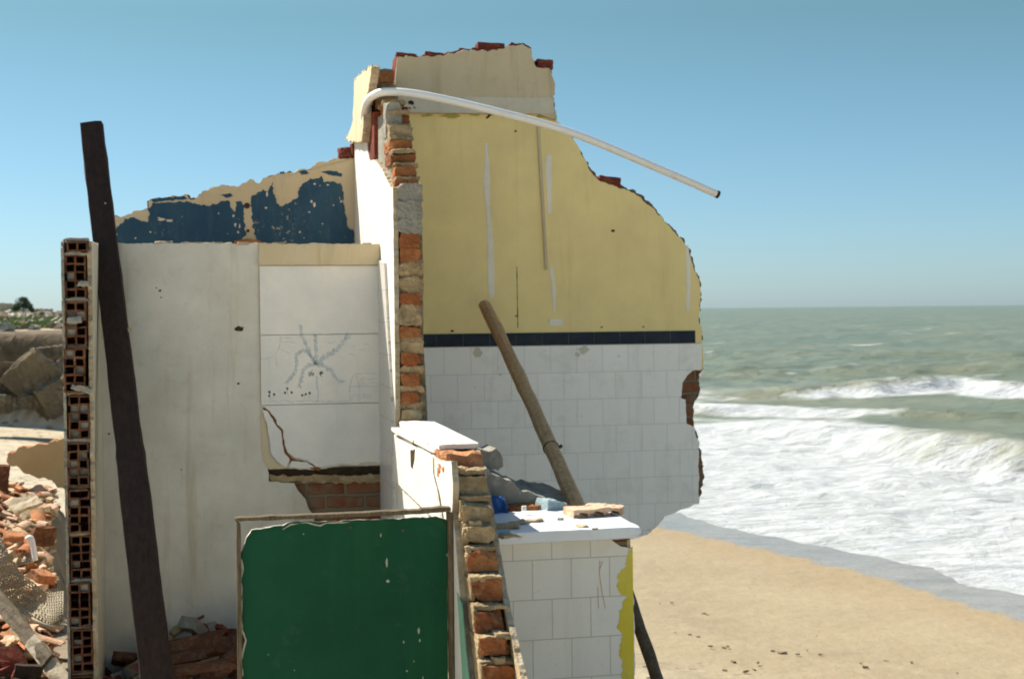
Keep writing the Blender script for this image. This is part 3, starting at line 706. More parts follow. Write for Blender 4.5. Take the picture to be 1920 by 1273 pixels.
for k in range(14):
    a = random.uniform(215, 700); rbox(bm, ay(a, 456 + (a - 215) * .008, YE + random.uniform(.02, .1)), (random.uniform(.03, .1), .05, random.uniform(.008, .02)), None, .005, k, 1, 3)
obj('coping_strip', bm, [M_beige, M_core], E_t)
xa = ay(488, 627, YE).x; xb = XB - .003
zs = [ay(600, 498, YE).z, ay(600, 627, YE).z, ay(600, 757, YE).z]
bm = bmesh.new()
for k in range(2):
    slab(bm, [(xa, zs[k + 1] + .0015), (xa, zs[k] - .0015), (xb, zs[k] - .0015), (xb, zs[k + 1] + .0015)], 'y', YE - .012, YE + .0005, 0, 1, .0005, .05, 34 + k, None, 0)
lw = py_([(498, 764), (514, 780), (520, 795), (531, 806), (533, 830), (540, 850), (552, 858), (575, 862), (592, 872), (606, 876), (640, 868), (665, 870), (690, 864), (712, 868)], YE)
slab(bm, [(xa, zs[2] - .0015)] + lw + [(xb, lw[-1][1]), (xb, zs[2] - .0015)], 'y', YE - .012, YE + .0005, 0, 1, .006, .01, 36, [True] * (len(lw)) + [False, False, False], 1)
frag = py_([(491, 766), (500, 771), (511, 784), (516, 797), (526, 808), (529, 832), (534, 850), (543, 862), (536, 876), (520, 864), (508, 850), (505, 820), (500, 795)], YE)
slab(bm, frag, 'y', YE - .010, YE + .0005, 0, 1, .004, .01, 37, None, 1)
frag = py_([(546, 864), (575, 866), (592, 876), (560, 877), (542, 874)], YE)
slab(bm, frag, 'y', YE - .009, YE + .0005, 0, 1, .003, .01, 38, None, 1)
obj('smooth_panel', bm, [M_board, M_core], E_t)
bm = bmesh.new(); q = py_([(488, 768), (500, 800), (504, 850), (520, 868), (545, 878), (505, 880), (496, 870), (490, 840)], YE); slab(bm, q, 'y', YE - .004, YE + .001, 0, 0, .004, .01, 39, None, 0)
for (a, b, r) in ((449, 617, 9), (447, 719, 3), (300, 545, 3), (293, 540, 2), (302, 558, 2), (340, 880, 2), (204, 813, 3), (541, 800, 3)):
    pts = [(a + r * math.cos(t) * random.uniform(.6, 1.1), b + r * .7 * math.sin(t) * random.uniform(.6, 1.1)) for t in [k * math.pi / 5 for k in range(10)]]
    slab(bm, py_(pts, YE), 'y', YE - .003, YE + .001, 1, 1)
obj('chipped_patch', bm, [M_beige, M_black], E_t)
bm = bmesh.new(); ribbon(bm, [(494, 765), (507, 775), (516, 788), (523, 800), (530, 808), (531, 830), (537, 850), (547, 862), (565, 866), (590, 876), (600, 880)], [4, 6, 8, 6, 9, 6, 8, 9, 6, 6, 4], YE - .0045, .001, .6, 71)
obj('crack_core', bm, [M_brickM], E_t)
bm = bmesh.new(); ribbon(bm, [(484, 458), (486, 480), (485, 497), (486, 560), (487, 640), (489, 758)], [1.3, 1.6, 1.4, 1.6, 1.3, 1.6], YE - .001, .0015, .4, 61)
ribbon(bm, [(398, 640), (402, 700), (399, 790)], [.8, .9, .6], YE, .001, .5, 62); ribbon(bm, [(444, 560), (446, 612), (440, 700)], [.8, 1, .6], YE, .001, .5, 63)
obj('wall_crack', bm, [M_beige], E_t)
# grey mortar ledge and a dark strip painting the shadowed void above the bricks
bm = bmesh.new(); q = py_([(505, 892), (716, 890), (716, 905), (560, 905), (508, 904)], YE)
slab(bm, q, 'y', YE + .012, YE + .03, 0, 0, .012, .010, 41, None, 1)
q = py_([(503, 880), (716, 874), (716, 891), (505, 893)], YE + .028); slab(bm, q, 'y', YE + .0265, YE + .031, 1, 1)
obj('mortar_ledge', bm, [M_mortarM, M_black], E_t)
# the drawing: pencil and ink lines, traced as thin strokes
def stroke(bm, pts, wpx=1.3, Y=YE - .0128, mi=0):
    P = py_(pts, Y); W = wpx / F * Y * .5
    for (x0, z0), (x1, z1) in zip(P, P[1:]):
        dx, dz = x1 - x0, z1 - z0; l = math.hypot(dx, dz) or 1; nx, nz = -dz / l * W, dx / l * W
        f = bm.faces.new([bm.verts.new(v) for v in ((x0 - nx, Y, z0 - nz), (x1 - nx, Y, z1 - nz), (x1 + nx, Y, z1 + nz), (x0 + nx, Y, z0 + nz))]); f.material_index = mi
def D(x, y): return (480 + x / 7.073, 600 + y / 7.073)      # coordinates of the traced enlargement
bm = bmesh.new()
S_ = lambda pts, w=1.2, mi=0: stroke(bm, [D(*p) for p in pts], w * .85, mi=mi)
S_([(320, 215), (322, 290), (310, 360), (270, 440), (210, 490), (130, 515), (60, 515)])
for pts in ([(330, 290), (470, 290)], [(330, 390), (470, 450)], [(260, 470), (275, 600)], [(170, 520), (175, 610)], [(320, 235), (480, 240)], [(470, 300), (540, 305)]): S_(pts, .9)
random.seed(8)
def frond(pts, leaf=32, w=.95):
    leaf *= 1.5
    for (a, b) in zip(pts, pts[1:]):
        L = math.hypot(b[0] - a[0], b[1] - a[1]); n = max(2, int(L / 17))
        dx, dy = (b[0] - a[0]) / L, (b[1] - a[1]) / L
        for k in range(n):
            t = k / n; x, y = a[0] + (b[0] - a[0]) * t, a[1] + (b[1] - a[1]) * t
            for s in (-1, 1):
                l = leaf * random.uniform(.5, 1.1)
                S_([(x, y), (x + (dx * .8 - dy * s * .7) * l, y + (dy * .8 + dx * s * .7) * l)], w, mi=random.choice([0, 0, 1]))
frond([(790, 590), (720, 450), (650, 300), (600, 190), (590, 60)], 26)
frond([(790, 590), (800, 420), (790, 300), (790, 190)], 26)
frond([(790, 590), (900, 500), (1060, 400), (1160, 300), (1230, 190)], 36)
frond([(790, 590), (680, 420), (600, 400), (530, 470), (540, 600), (490, 730), (400, 840)], 28)
frond([(790, 590), (680, 600), (620, 680), (600, 790), (570, 890)], 28)
frond([(790, 590), (900, 600), (1000, 680), (1060, 780), (1150, 830)], 30)
for cx, cy in ((730, 690), (860, 690)):
    for k in range(14):
        a = random.uniform(0, 6.3); r = random.uniform(0, 42)
        S_([(cx + r * math.cos(a) * .8, cy + r * math.sin(a)), (cx + r * math.cos(a) * .8 + random.uniform(-18, 18), cy + r * math.sin(a) + 30)], 1.6, 1)
S_([(795, 740), (800, 850), (820, 960), (810, 1080)]); S_([(815, 740), (815, 820), (830, 960), (828, 1080)], .9)
S_([(1245, 1080), (1243, 880), (1270, 780), (1310, 710), (1620, 705)]); S_([(1243, 880), (1620, 880)]); S_([(1330, 735), (1370, 880), (1380, 1085)]); S_([(1270, 1080), (1275, 1000), (1330, 985), (1350, 1000), (1352, 1085)], .9)
S_([(1425, 985), (1520, 990), (1515, 1030), (1430, 1025), (1425, 985)], .9); S_([(1370, 800), (1430, 760), (1500, 790), (1620, 770)], .9)
S_([(1370, 830), (1400, 790), (1430, 830), (1400, 860), (1370, 830)], .8); S_([(1450, 860), (1560, 830), (1620, 840)], .8)
S_([(900, 290), (930, 280), (990, 310), (1050, 285)], .9); S_([(1270, 340), (1290, 350), (1330, 330)], .8); S_([(1370, 390), (1410, 405), (1450, 385)], .9); S_([(1420, 330), (1450, 310), (1500, 340)], .8); S_([(1200, 450), (1260, 445), (1310, 470)], .8)
g0 = [(100, 1085)]
for k in range(28): g0.append((100 + k * 42, 1078 + random.uniform(-14, 10)))
S_(g0, 1.0)
for cx, cy in ((178, 955), (240, 985), (175, 1005), (415, 908), (385, 965), (472, 960), (612, 998), (660, 985), (712, 968)):
    for k in range(7): a = k * .9; S_([(cx - 13 * math.cos(a), cy - 16 * math.sin(a)), (cx + 13 * math.cos(a), cy + 16 * math.sin(a))], 1.6, 1)
for a, b in (((178, 970), (190, 1060)), ((240, 1000), (200, 1050)), ((415, 920), (425, 1010)), ((640, 1000), (640, 1050)), ((712, 985), (690, 1040))): S_([a, b], .9)
d_ = obj('pencil_drawing', bm, [M_pencil, M_ink], E_t)
tag(d_, "faint blue child's drawing of a sun, palm tree, flowers and house")

# ------------------------------------------------------------------ F: hollow brick wall end on the left
YF = 6.40
F_t = thing('hollow_brick_wall', (ay(148, 800, YF).x, YF, 0), 'end of a wall of hollow clay bricks with rows of square holes, at the far left', 'wall')
xF = ay(127, 860, YF).x
def hollow(bm, x0, z0, y0, rows=5, wd=.089, seed=0):
    rr = random.Random(seed); tw = .0075
    xs = [0, tw, wd / 2 - tw / 2, wd / 2 + tw / 2, wd - tw, wd]; hh = rows * .0365 + tw
    zs_ = []
    for r in range(rows): zs_ += [r * .0365, r * .0365 + tw]
    zs_ += [rows * .0365, hh]
    if rr.random() < .2: y0 += .015
    def J(i, j, d=0):
        q = Vector((i * 3.1 + seed, j * 2.7, d * 5)); n = mn.noise_vector(q)
        return Vector((x0 + xs[i] + n.x * .0042, y0 + d + n.y * .006, z0 + zs_[j] + n.z * .0042))
    V = {}
    def vv(i, j, d=0):
        k = (i, j, d)
        if k not in V: V[k] = bm.verts.new(J(i, j, d))
        return V[k]
    for i in range(5):
        for j in range(len(zs_) - 1):
            if i in (1, 3) and j % 2 == 1:
                depth = .10; mi = 1; fill = rr.random()  # open holes end in near-black, deep shade put into the colour
                if fill < .22: depth = rr.uniform(.006, .03); mi = 2
                a = [(i, j), (i + 1, j), (i + 1, j + 1), (i, j + 1)]
                for k in range(4):
                    p, q = a[k], a[(k + 1) % 4]
                    f = bm.faces.new((vv(*p), vv(*q), vv(*q, depth), vv(*p, depth))); f.material_index = 0
                f = bm.faces.new([vv(*p, depth) for p in a]); f.material_index = mi
            elif rr.random() < .05: continue
            else:
                f = bm.faces.new((vv(i, j), vv(i + 1, j), vv(i + 1, j + 1), vv(i, j + 1))); f.material_index = 0
    n = len(zs_) - 1; D_ = .19
    for (p, q) in (((0, 0), (5, 0)), ((5, 0), (5, n)), ((5, n), (0, n)), ((0, n), (0, 0))):
        f = bm.faces.new([bm.verts.new(v) for v in (J(*p), J(*q), J(*q) + Vector((0, D_, 0)), J(*p) + Vector((0, D_, 0)))]); f.material_index = 0
    return hh
bm = bmesh.new(); bm2 = bmesh.new()
z = -.06; k = 0; zTop = ay(148, 452, YF).z
tops = {}
while z < zTop - .02:
    rows = 5; tz = zTop - z
    if tz < .19: rows = max(1, int(tz / .0375))
    jx = random.uniform(-.006, .006) - (.006 if z > 1.2 and z < 1.9 else 0) + (.006 if z > 1.95 else 0)
    jy = random.uniform(-.008, .01)
    hh = hollow(bm, xF + jx, z, YF + jy, rows, seed=40 + k)
    rbox(bm2, (xF + .048, YF + .10, z + hh + .006), (.096, .165 + random.uniform(-.01, .02), .017), None, .006, k * 3, 0, 6, .03, .6)
    z += hh + .013; k += 1
obj('hollow_bricks', bm, [M_hollow, M_black, M_conc], F_t)
rbox(bm2, ay(158, 533, YF - .005), (.05, .05, .02), None, .01, 3, 0, 5, .03)
for (a, b) in ((140, 600), (152, 728)):
    rbox(bm2, ay(a, b, YF - .002), (random.uniform(.04, .08), .03, random.uniform(.015, .03)), Matrix.Rotation(random.uniform(-.3, .3), 3, 'Y'), .008, a, 0, 4, .03)
slab(bm2, [(YF + .18, -.1), (YF + .18, zTop), (YE - .001, zTop), (YE + .15, zTop - .1), (YE + .15, -.1)], 'x', xF + .002, xF + .087, 0, 0)
obj('mortar_joints', bm2, [M_conc], F_t)
bm = bmesh.new()
slab(bm, [(YE + .15, -.1), (YF + .012, -.1), (YF + .004, .8), (YF + .015, 1.3), (YF, 1.9), (YF + .012, zTop), (YE + .15, zTop)], 'x', xF - .015, xF - .003, 0, 1, .014, .012, 51, [False] + [True] * 5 + [False], 1)
obj('grey_render', bm, [M_conc, M_conc], F_t)
bm = bmesh.new()
slab(bm, [(YE - .001, -.1), (YF + .012, -.1), (YF + .004, .8), (YF + .012, 1.3), (YF + .03, 1.75), (YF + .02, zTop), (YE - .001, zTop)], 'x', xF + .0925, xF + .112, 0, 1, .014, .012, 52, [False] + [True] * 5 + [False], 1)
obj('inner_render', bm, [M_cream, M_core], F_t)

# ------------------------------------------------------------------ D: the low stepped wall coming forward
D_t = thing('stepped_brick_wall', (XB + .07, 5.2, 0), 'low white rendered wall broken into brick steps beside the green panel', 'wall')
ztop = 1.165
nl = px_([(846, 866), (849, 905), (848, 960), (853, 1000), (858, 1060), (863, 1130), (870, 1200), (879, 1273)], XB)
lo = [(YB - .012, -.1), (4.05, -.1), (4.12, .1)] + nl[::-1] + [(nl[0][0] + .25, ztop - .01), (YB - .012, ztop)]
bm = bmesh.new(); slab(bm, lo, 'x', XB, XB + .022, 0, 1, .005, .012, 61, [False] + [True] * (len(lo) - 2) + [False], 1)
obj('left_render', bm, [M_bright, M_core], D_t)
nr = px_([(901, 848), (913, 900), (925, 950), (933, 1000), (941, 1050), (952, 1110), (960, 1150), (975, 1215), (990, 1273)], XB + TB)
ro = [(YB - .012, -.1), (3.85, -.1), (3.98, .15)] + nr[::-1] + [(YB - .012, ztop)]
bm = bmesh.new(); slab(bm, ro, 'x', XB + TB - .020, XB + TB, 0, 1, .008, .012, 62, [False] + [True] * (len(ro) - 2) + [False], 1)
obj('right_render', bm, [M_mortar, M_core], D_t)
tabD = [(-.1, 3.95), (.2, 4.15), (.53, 4.44), (.75, 4.60), (.9, 4.72), (1.0, 4.79), (1.1, 4.86), (1.3, 5.0)]
bm = bmesh.new()
cp_ = [(YB - .012, -.1), (4.25, -.1), (4.45, .2), (4.72, .53), (4.98, .9), (5.15, 1.14), (YB - .012, ztop - .005)]
slab(bm, cp_, 'x', XB + .021, XB + TB - .019, 0, 0, .01, .03, 63, [True] * 6 + [False], 2)
random.seed(23); zz = -.08; k = 0
while zz < ztop - .03:
    hgt = .072 if k % 4 else .058; y = prof(tabD, zz + hgt) + random.uniform(-.012, .012); mi = random.choice([1, 1, 1, 4, 2])
    if .83 < zz < 1.0: mi = 2
    rbox(bm, (XB + .077, y + .16, zz + hgt / 2), (.104, .34, hgt), Matrix.Rotation(random.uniform(-.05, .05), 3, 'X'), .005, zz * 50, mi, 9, .016, .6)
    rbox(bm, (XB + .076, y + .165 + random.uniform(-.012, .025), zz + hgt + .006), (.108, .33, .017), None, .005, zz * 9, 2, 9, .016, .6)
    rbox(bm, (XB + .030, y + .15, zz + hgt / 2), (.020, .30, hgt + .01), None, .004, zz * 3, 2, 7, .016, .6)
    if random.random() < .6:
        rbox(bm, (XB + .035 + random.random() * .08, y + .03, zz + hgt + .012), (.04, .05, .02), None, .010, zz * 19, 2, 3, .03)
    zz += hgt + .013; k += 1
obj('stepped_brickwork', bm, [M_conc, M_brickM, M_mortarM, M_conc, M_brick], D_t)
bm = bmesh.new(); g1 = px_([(858, 1110), (866, 1130), (872, 1200), (880, 1273), (905, 1400), (880, 1400), (868, 1273)], XB)
slab(bm, g1, 'x', XB - .002, XB + .002, 0, 0, .004, .012, 64, None, 0)
obj('green_paint', bm, [M_skirt], D_t)
bm = bmesh.new(); rbox(bm, (XB + .075, 5.22, ztop - .008), (.15, .42, .05), None, .014, 71, 0, 7, .04, .5); rbox(bm, (XB + .05, 5.08, ztop - .05), (.10, .3, .05), None, .014, 72, 0, 7, .04, .5)
obj('top_course', bm, [M_terra], D_t)
bm = bmesh.new(); box(bm, XB - .006, XB + .001, 5.25, YB - .02, .94, ztop - .012)
slab(bm, [(YB - .02, .94), (5.0, .93), (5.15, 1.05), (5.35, 1.14), (YB - .02, 1.15)], 'x', XB - .014, XB - .006, 0, 0, .004, .02, 65, None, 0)
obj('white_cladding', bm, [M_bright], D_t)
bm = bmesh.new(); c = ax(776, 830, XB - .014); tube(bm, [(XB - .0165, c.y, c.z), (XB - .004, c.y, c.z)], .012, 12)
q = px_([(770, 845), (778, 842), (777, 860), (774, 878), (771, 875)], XB - .014); slab(bm, q, 'x', XB - .016, XB - .012, 0, 0, .004, .01, 66, None, 0)
obj('pipe_hole', bm, [M_black], D_t)
# boards lying on the low wall
def board(name, x0, x1, y0, y1, z0, th, mat, label, cat, rz=0, seed=0, group=None):
    bm = bmesh.new()
    rbox(bm, ((x0 + x1) / 2, (y0 + y1) / 2, z0 + th / 2), (x1 - x0, y1 - y0, th), Matrix.Rotation(rz, 3, 'Z'), .003, seed, 0, 8, .06, .2)
    o = obj(name, bm, [mat]); return tag(o, label, cat, group)
M_whitewood = plaster('bleached board', (.76, .71, .62), (.6, .5, .38), None, .3, .4)
board('stone_board', XB + .005, XB + .155, 5.16, 6.30, ztop + .022, .022, M_whitewood, 'long white board on top of the low stepped wall', 'board', .0, 3)
board('thin_board', XB - .018, XB + .085, 5.25, 6.28, ztop + .001, .018, M_whitewood, 'thin cream board under the long white board on the low wall', 'board', .03, 4)

# ------------------------------------------------------------------ counter
YK = 5.17; XK0 = XB + TB + .002; XK1 = ay(1188, 1150, YK).x
K_t = thing('tiled_counter', ((XK0 + XK1) / 2, YK + .25, 0), 'white tiled kitchen counter with a thick white stone top by the beach', 'counter')
bm = bmesh.new(); box(bm, XK0, XK1 - .02, YK + .012, YK + .46, -.3, .835); obj('core', bm, [M_masonry], K_t)
kz = .832
bm = bmesh.new(); kf = [(XK0, -.3), (XK1, -.3), (XK1 + .004, .4), (XK1, .62), (XK1 - .01, .72), (XK1 - .008, .79), (XK1 - .05, .80), (XK1 - .09, kz), (XK0, kz)]
slab(bm, kf, 'y', YK, YK + .0115, 0, 1, .004, .012, 72, [False, True, True, True, True, True, True, False, False], 1)
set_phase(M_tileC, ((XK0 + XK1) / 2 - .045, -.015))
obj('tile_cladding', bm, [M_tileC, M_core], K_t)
bm = bmesh.new(); slab(bm, [(YK + .013, -.3), (YK + .013, .70), (YK + .03, .82), (YK + .46, .83), (YK + .46, -.3)], 'x', XK1 - .02, XK1 - .001, 0, 0, .010, .015, 73, [True, True, True, False, False], 1)
obj('side_render', bm, [M_beige], K_t)
yp = py_([(1186, 1024), (1176, 1040), (1172, 1062), (1160, 1078), (1156, 1098), (1164, 1112), (1176, 1118), (1162, 1140), (1158, 1172), (1166, 1196), (1162, 1225), (1168, 1250), (1164, 1290), (1170, 1420)], YK)
bm = bmesh.new(); slab(bm, yp + [(XK1 - .001, -.2), (XK1 - .001, .6)], 'y', YK - .0015, YK + .002, 0, 0, .010, .006, 74, [True] * 13 + [False] * 3, 0, .02)
obj('yellow_paint', bm, [M_ypaint], K_t)
bm = bmesh.new(); rbox(bm, ((XK0 + XK1 + .02) / 2, YK + .215, .857), (XK1 + .02 - XK0, .53, .046), None, .003, 8, 0, 12, .12, .25)
b_ = obj('stone_top', bm, [M_marble], K_t, smooth=False)
bv = b_.modifiers.new('b', 'BEVEL'); bv.width = .006; bv.segments = 2
bm = bmesh.new(); random.seed(3)
for pts in ([(1125, 1050), (1124, 1075), (1128, 1105), (1135, 1140)], [(1130, 1052), (1124, 1068)], [(1121, 1100), (1122, 1140)]): stroke(bm, pts, 1.2, YK - .001)
obj('rust_run', bm, [M_log], K_t)

# rubble lying on and behind the counter
def chunk(name, c, s, mat, label, cat, seed, eul=(0, 0, 0), amp=.012, group=None, cuts=7, chip=.8, cell=.05):
    from mathutils import Euler
    bm = bmesh.new(); rbox(bm, (0, 0, 0), s, None, amp, seed, 0, cuts, cell, chip)
    o = obj(name, bm, [mat]); o.location = c; o.rotation_euler = eul
    return tag(o, label, cat, group)
TOPK = .881
bm = bmesh.new()
pts = py_([(893, 838), (905, 842), (916, 841), (925, 838), (934, 846), (939, 858), (936, 872), (928, 881), (915, 876), (904, 872), (893, 872)], 5.95)
slab(bm, pts, 'y', 5.88, 6.08, 0, 0, .010, .012, 81, None, 4); tag(obj('mortar_lump', bm, [M_conc]), 'rounded dark mortar lump at the top of the heap behind the low wall', 'rubble')
bm = bmesh.new()
pts = py_([(893, 868), (905, 876), (925, 886), (945, 898), (962, 910), (985, 918), (1010, 925), (1012, 960), (1000, 1010), (893, 1010)], 5.93)
slab(bm, pts, 'y', 5.74, 6.25, 0, 0, .014, .012, 82, None, 6); tag(obj('cement_slab', bm, [M_conc]), 'sloping grey slab of broken cement between low wall and counter', 'rubble')
bm = bmesh.new()
pts = py_([(960, 922), (985, 918), (1010, 925), (1035, 926), (1062, 930), (1082, 936), (1085, 965), (1080, 1010), (960, 1010)], 6.0)
slab(bm, pts, 'y', 5.95, 6.5, 0, 0, .014, .012, 83, None, 6); tag(obj('cement_slab', bm, [M_conc]), 'low grey cement lump at the foot of the round prop', 'rubble')
chunk('blue_rag', ay(931, 951, 5.66), (.07, .10, .075), M_rag, 'crumpled blue rag in the shade beside the low wall', 'cloth', 3, amp=.016, cell=.03)
chunk('red_block', ay(985, 958, 5.72), (.17, .10, .055), M_brick, 'reddish brick block in shadow at the back of the counter', 'brick', 6)
chunk('pale_block', ay(1036, 952, 5.68), (.11, .09, .06), M_pblue, 'pale blue plaster block at the back of the counter', 'rubble', 9, (0, .25, .3))
chunk('plaster_scrap', ay(983, 953, 5.55), (.018, .012, .02), M_board, 'tiny white plaster scrap against the red block', 'rubble', 12, amp=.003, cuts=3)
def hollow_piece(name, c, L, wd, rz, ry, label, seed, n=4):
    t = thing(name, c, label, 'brick')
    bm = bmesh.new(); rr = random.Random(seed)
    outer = [(-wd / 2, 0), (-wd / 2, .03)] + [(-wd / 2 + wd * k / 12, .032 + rr.uniform(-.003, .003)) for k in range(1, 12)] + [(wd / 2, .03), (wd / 2, .0)]
    cut = []
    for k in range(n):
        a = wd / 2 - wd * k / n
        b = wd / 2 - wd * (k + 1) / n
        cut += [(a - .004, 0), (a - .006, .014), ((a + b) / 2, .021), (b + .006, .014)]
    P = outer + cut
    slab(bm, P, 'y', -L / 2, L / 2, 0, 0, .003, .006, seed, None, 4)
    o = obj('shell', bm, [M_terra2], t, local=True); t.rotation_euler = (0, ry, rz); return t
M_terra2 = broken('pale dusty terracotta', (.62, .42, .28), (.55, .33, .2), (.70, .56, .42), 24)
hollow_piece('hollow_brick_piece', (ay(1105, 968, 5.50).x, 5.46, TOPK), .12, .20, .10, 0, 'broken ribbed clay brick piece lying ribs down on the white counter top', 4, 3)
hollow_piece('hollow_brick_piece', (ay(1130, 966, 5.52).x, 5.50, TOPK - .001), .07, .15, -.45, .05, 'smaller broken clay piece behind the ribbed one on the counter', 5, 2)
random.seed(9)
specs = [(948, 988, .10, .05, .014, M_mortar, 'flat grey brown plaster flake nearest the low wall on the counter'), (975, 981, .07, .03, .01, M_core, 'thin tan plaster flake curling on the white counter'),
         (1000, 978, .08, .025, .010, M_core, 'long curved tan flake in the middle of the counter top'), (938, 1004, .06, .05, .018, M_pblue, 'pale blue grey flake at the front left corner of the counter'),
         (955, 1007, .07, .04, .012, M_mortar, 'brown crumb of mortar at the counter front edge'), (1090, 987, .045, .02, .006, M_terra2, 'small flat brown crumb on the right of the counter'),
         (1115, 990, .025, .012, .004, M_conc, 'tiny grey crumb beside the brown crumb on the counter'), (1050, 974, .02, .015, .006, M_conc, 'tiny crumb near the left of the ribbed clay piece')]
for i, (a, b, l, wd, hh, mt, lb) in enumerate(specs):
    p = az(a, b, TOPK); chunk('plaster_flake', (max(p.x, XK0 + l * .5), p.y, TOPK + hh / 2 - .001), (l, wd * 1.6, hh), mt, lb, 'rubble', i + 20, (0, random.uniform(-.06, .06), random.uniform(-.6, .6)), .006, 'plaster flakes on the counter', 5, 1, .03)
# heap filling the gap behind
def heap(name, n, region, mats, seed, smin=.03, smax=.12, flat=.5, lift=0.0, weights=None):
    rr = random.Random(seed); bm = bmesh.new()
    for k in range(n):
        x, y, z = region(rr)
        s = rr.uniform(smin, smax)
        rot = Matrix.Rotation(rr.uniform(0, 6.3), 3, 'Z') @ Matrix.Rotation(rr.gauss(0, .4), 3, 'X') @ Matrix.Rotation(rr.gauss(0, .4), 3, 'Y')
        mi = rr.choices(range(len(mats)), weights)[0]
        rbox(bm, (x, y, z + lift), (s * rr.uniform(.8, 1.6), s, s * flat * rr.uniform(.4, 1.1)), rot, s * .07, k * 1.3, mi, 2, s * .5, 1)
    return obj(name, bm, mats)
h1 = heap('debris_heap', 170, lambda r: (r.uniform(1.0, 1.5), r.uniform(5.66, 6.7), r.uniform(0, .72)), [M_conc, M_mortar, M_brick], 2, .08, .18, .7)
tag(h1, 'heap of mixed broken masonry filling the gap behind the counter', 'rubble', kind='stuff')

# ------------------------------------------------------------------ props, pipe, post
P_t = thing('leaning_dark_post', (ay(292, 1290, 5.95).x, 5.95, 0), 'long dark squared timber leaning up against the white wall', 'post')
bt_ = ay(294, 1273, 5.98); tp = ay(172, 236, 7.13)
dirv = (tp - bt_).normalized(); bt2 = bt_ - dirv * .18
def beam(bm, a, b, w, d, n=40, amp=.004, seed=0, mi=0, m2=None, split=None):
    a, b = Vector(a), Vector(b); T = (b - a).normalized(); U = T.cross(Vector((0, 1, 0))).normalized(); V = U.cross(T).normalized(); rings = []
    prof_ = [(-1, -1), (-.33, -1.02), (.33, -1.0), (1, -1), (1.02, 0), (1, 1), (0, 1), (-1, 1), (-1.02, 0)]
    for i in range(n):
        t = i / (n - 1); p = a.lerp(b, t); r = []
        for (u, v) in prof_:
            q = p * 9 + Vector((u, v, seed)); e = mn.fractal(Vector((q.x, q.y, q.z * .6)), 1, 2, 3) * amp
            k = .93 if abs(u) == 1 and abs(v) == 1 else 1
            ww = w(t) if callable(w) else w
            r.append(bm.verts.new(p + U * (u * ww / 2 * k + e) + V * (v * d / 2 * k + e)))
        rings.append(r)
    m = len(prof_)
    for i in range(n - 1):
        for k in range(m):
            f = bm.faces.new((rings[i][k], rings[i][(k + 1) % m], rings[i + 1][(k + 1) % m], rings[i + 1][k])); f.material_index = mi if split is None or i / n > split else m2
    for r in (rings[0], rings[-1]): f = bm.faces.new(r); f.material_index = mi
bm = bmesh.new(); beam(bm, bt2, tp, lambda t: .122 - .014 * t + (.010 if t < .42 else 0), .075, 60, .004, 3, 0)
obj('timber', bm, [M_post], P_t)
for (a, b, r) in ((198, 382, .004), (243, 618, .011)):
    bm = bmesh.new(); t = (b - 1273) / (236 - 1273); yy = 5.98 + (7.13 - 5.98) * t - .05
    c = ay(a, b, yy); tube(bm, [c, c + Vector((.0, -.02, 0))], r, 8)
    obj('nail', bm, [M_mortar], P_t)

lg0 = ay(1078, 945, 5.92); lg1 = ay(908, 572, 7.55)
dl = (lg1 - lg0)
bm = bmesh.new(); N = 40; pts = [lg0 - dl * .06 + dl * 1.06 * i / (N - 1) for i in range(N)]
for i, p in enumerate(pts): p.x += .010 * math.sin(i / N * 3.1)
tube(bm, pts, [.036 - .002 * i / N + .0015 * math.sin(i * .6) for i in range(N)], 9, 0, .13, 3, True, 1)
kn = pts[11]
L_t = thing('round_wood_prop', lg0 - dl * .06, 'round weathered pole leaning against the yellow and white tiled wall', 'pole')
obj('pole', bm, [M_log, M_cut], L_t)
bm = bmesh.new(); T = dl.normalized(); tube(bm, [kn - T * .003, kn + T * .003], [.038, .038], 18, 0); tube(bm, [kn + Vector((.036, -.01, .0)), kn + Vector((.05, -.012, .012))], .008, 8)
obj('wire_tie', bm, [M_postend], L_t)

bm = bmesh.new()
keys = [(684, 236, .800, 'x'), (683, 214, .795, 'x'), (689, 190, 7.00, 'y'), (703, 178, 6.90, 'y'), (722, 173, 6.86, 'y'), (760, 174, 6.84, 'y'), (810, 182, 6.84, 'y'), (870, 195, 6.85, 'y'), (940, 212, 6.86, 'y'), (1010, 230, 6.88, 'y'), (1080, 252, 6.90, 'y'), (1150, 280, 6.93, 'y'), (1220, 310, 6.96, 'y'), (1290, 340, 6.98, 'y'), (1346, 365, 7.0, 'y')]
kp = [ay(a, b, c) if t == 'y' else ax(a, b, c - .005) for a, b, c, t in keys]
def cr(P, n=8):
    out = []
    for i in range(len(P) - 1):
        p0, p1, p2, p3 = P[max(i - 1, 0)], P[i], P[i + 1], P[min(i + 2, len(P) - 1)]
        for k in range(n):
            t = k / n; out.append(.5 * ((2 * p1) + (p2 - p0) * t + (2 * p0 - 5 * p1 + 4 * p2 - p3) * t * t + (3 * p1 - p0 - 3 * p2 + p3) * t ** 3))
    return out + [P[-1]]
pp = cr(kp)
T_t = thing('white_pipe', pp[0], 'long white plastic pipe curving from the top of the wall out against the sky', 'pipe')
tube(bm, pp, .0198, 16); obj('tube', bm, [M_pvc], T_t, smooth=True)
bm = bmesh.new(); e = (pp[-1] - pp[-3]).normalized(); tube(bm, [pp[-1] - e * .012, pp[-1] + e * .004], .0205, 16, 0); obj('end_ring', bm, [M_black], T_t)

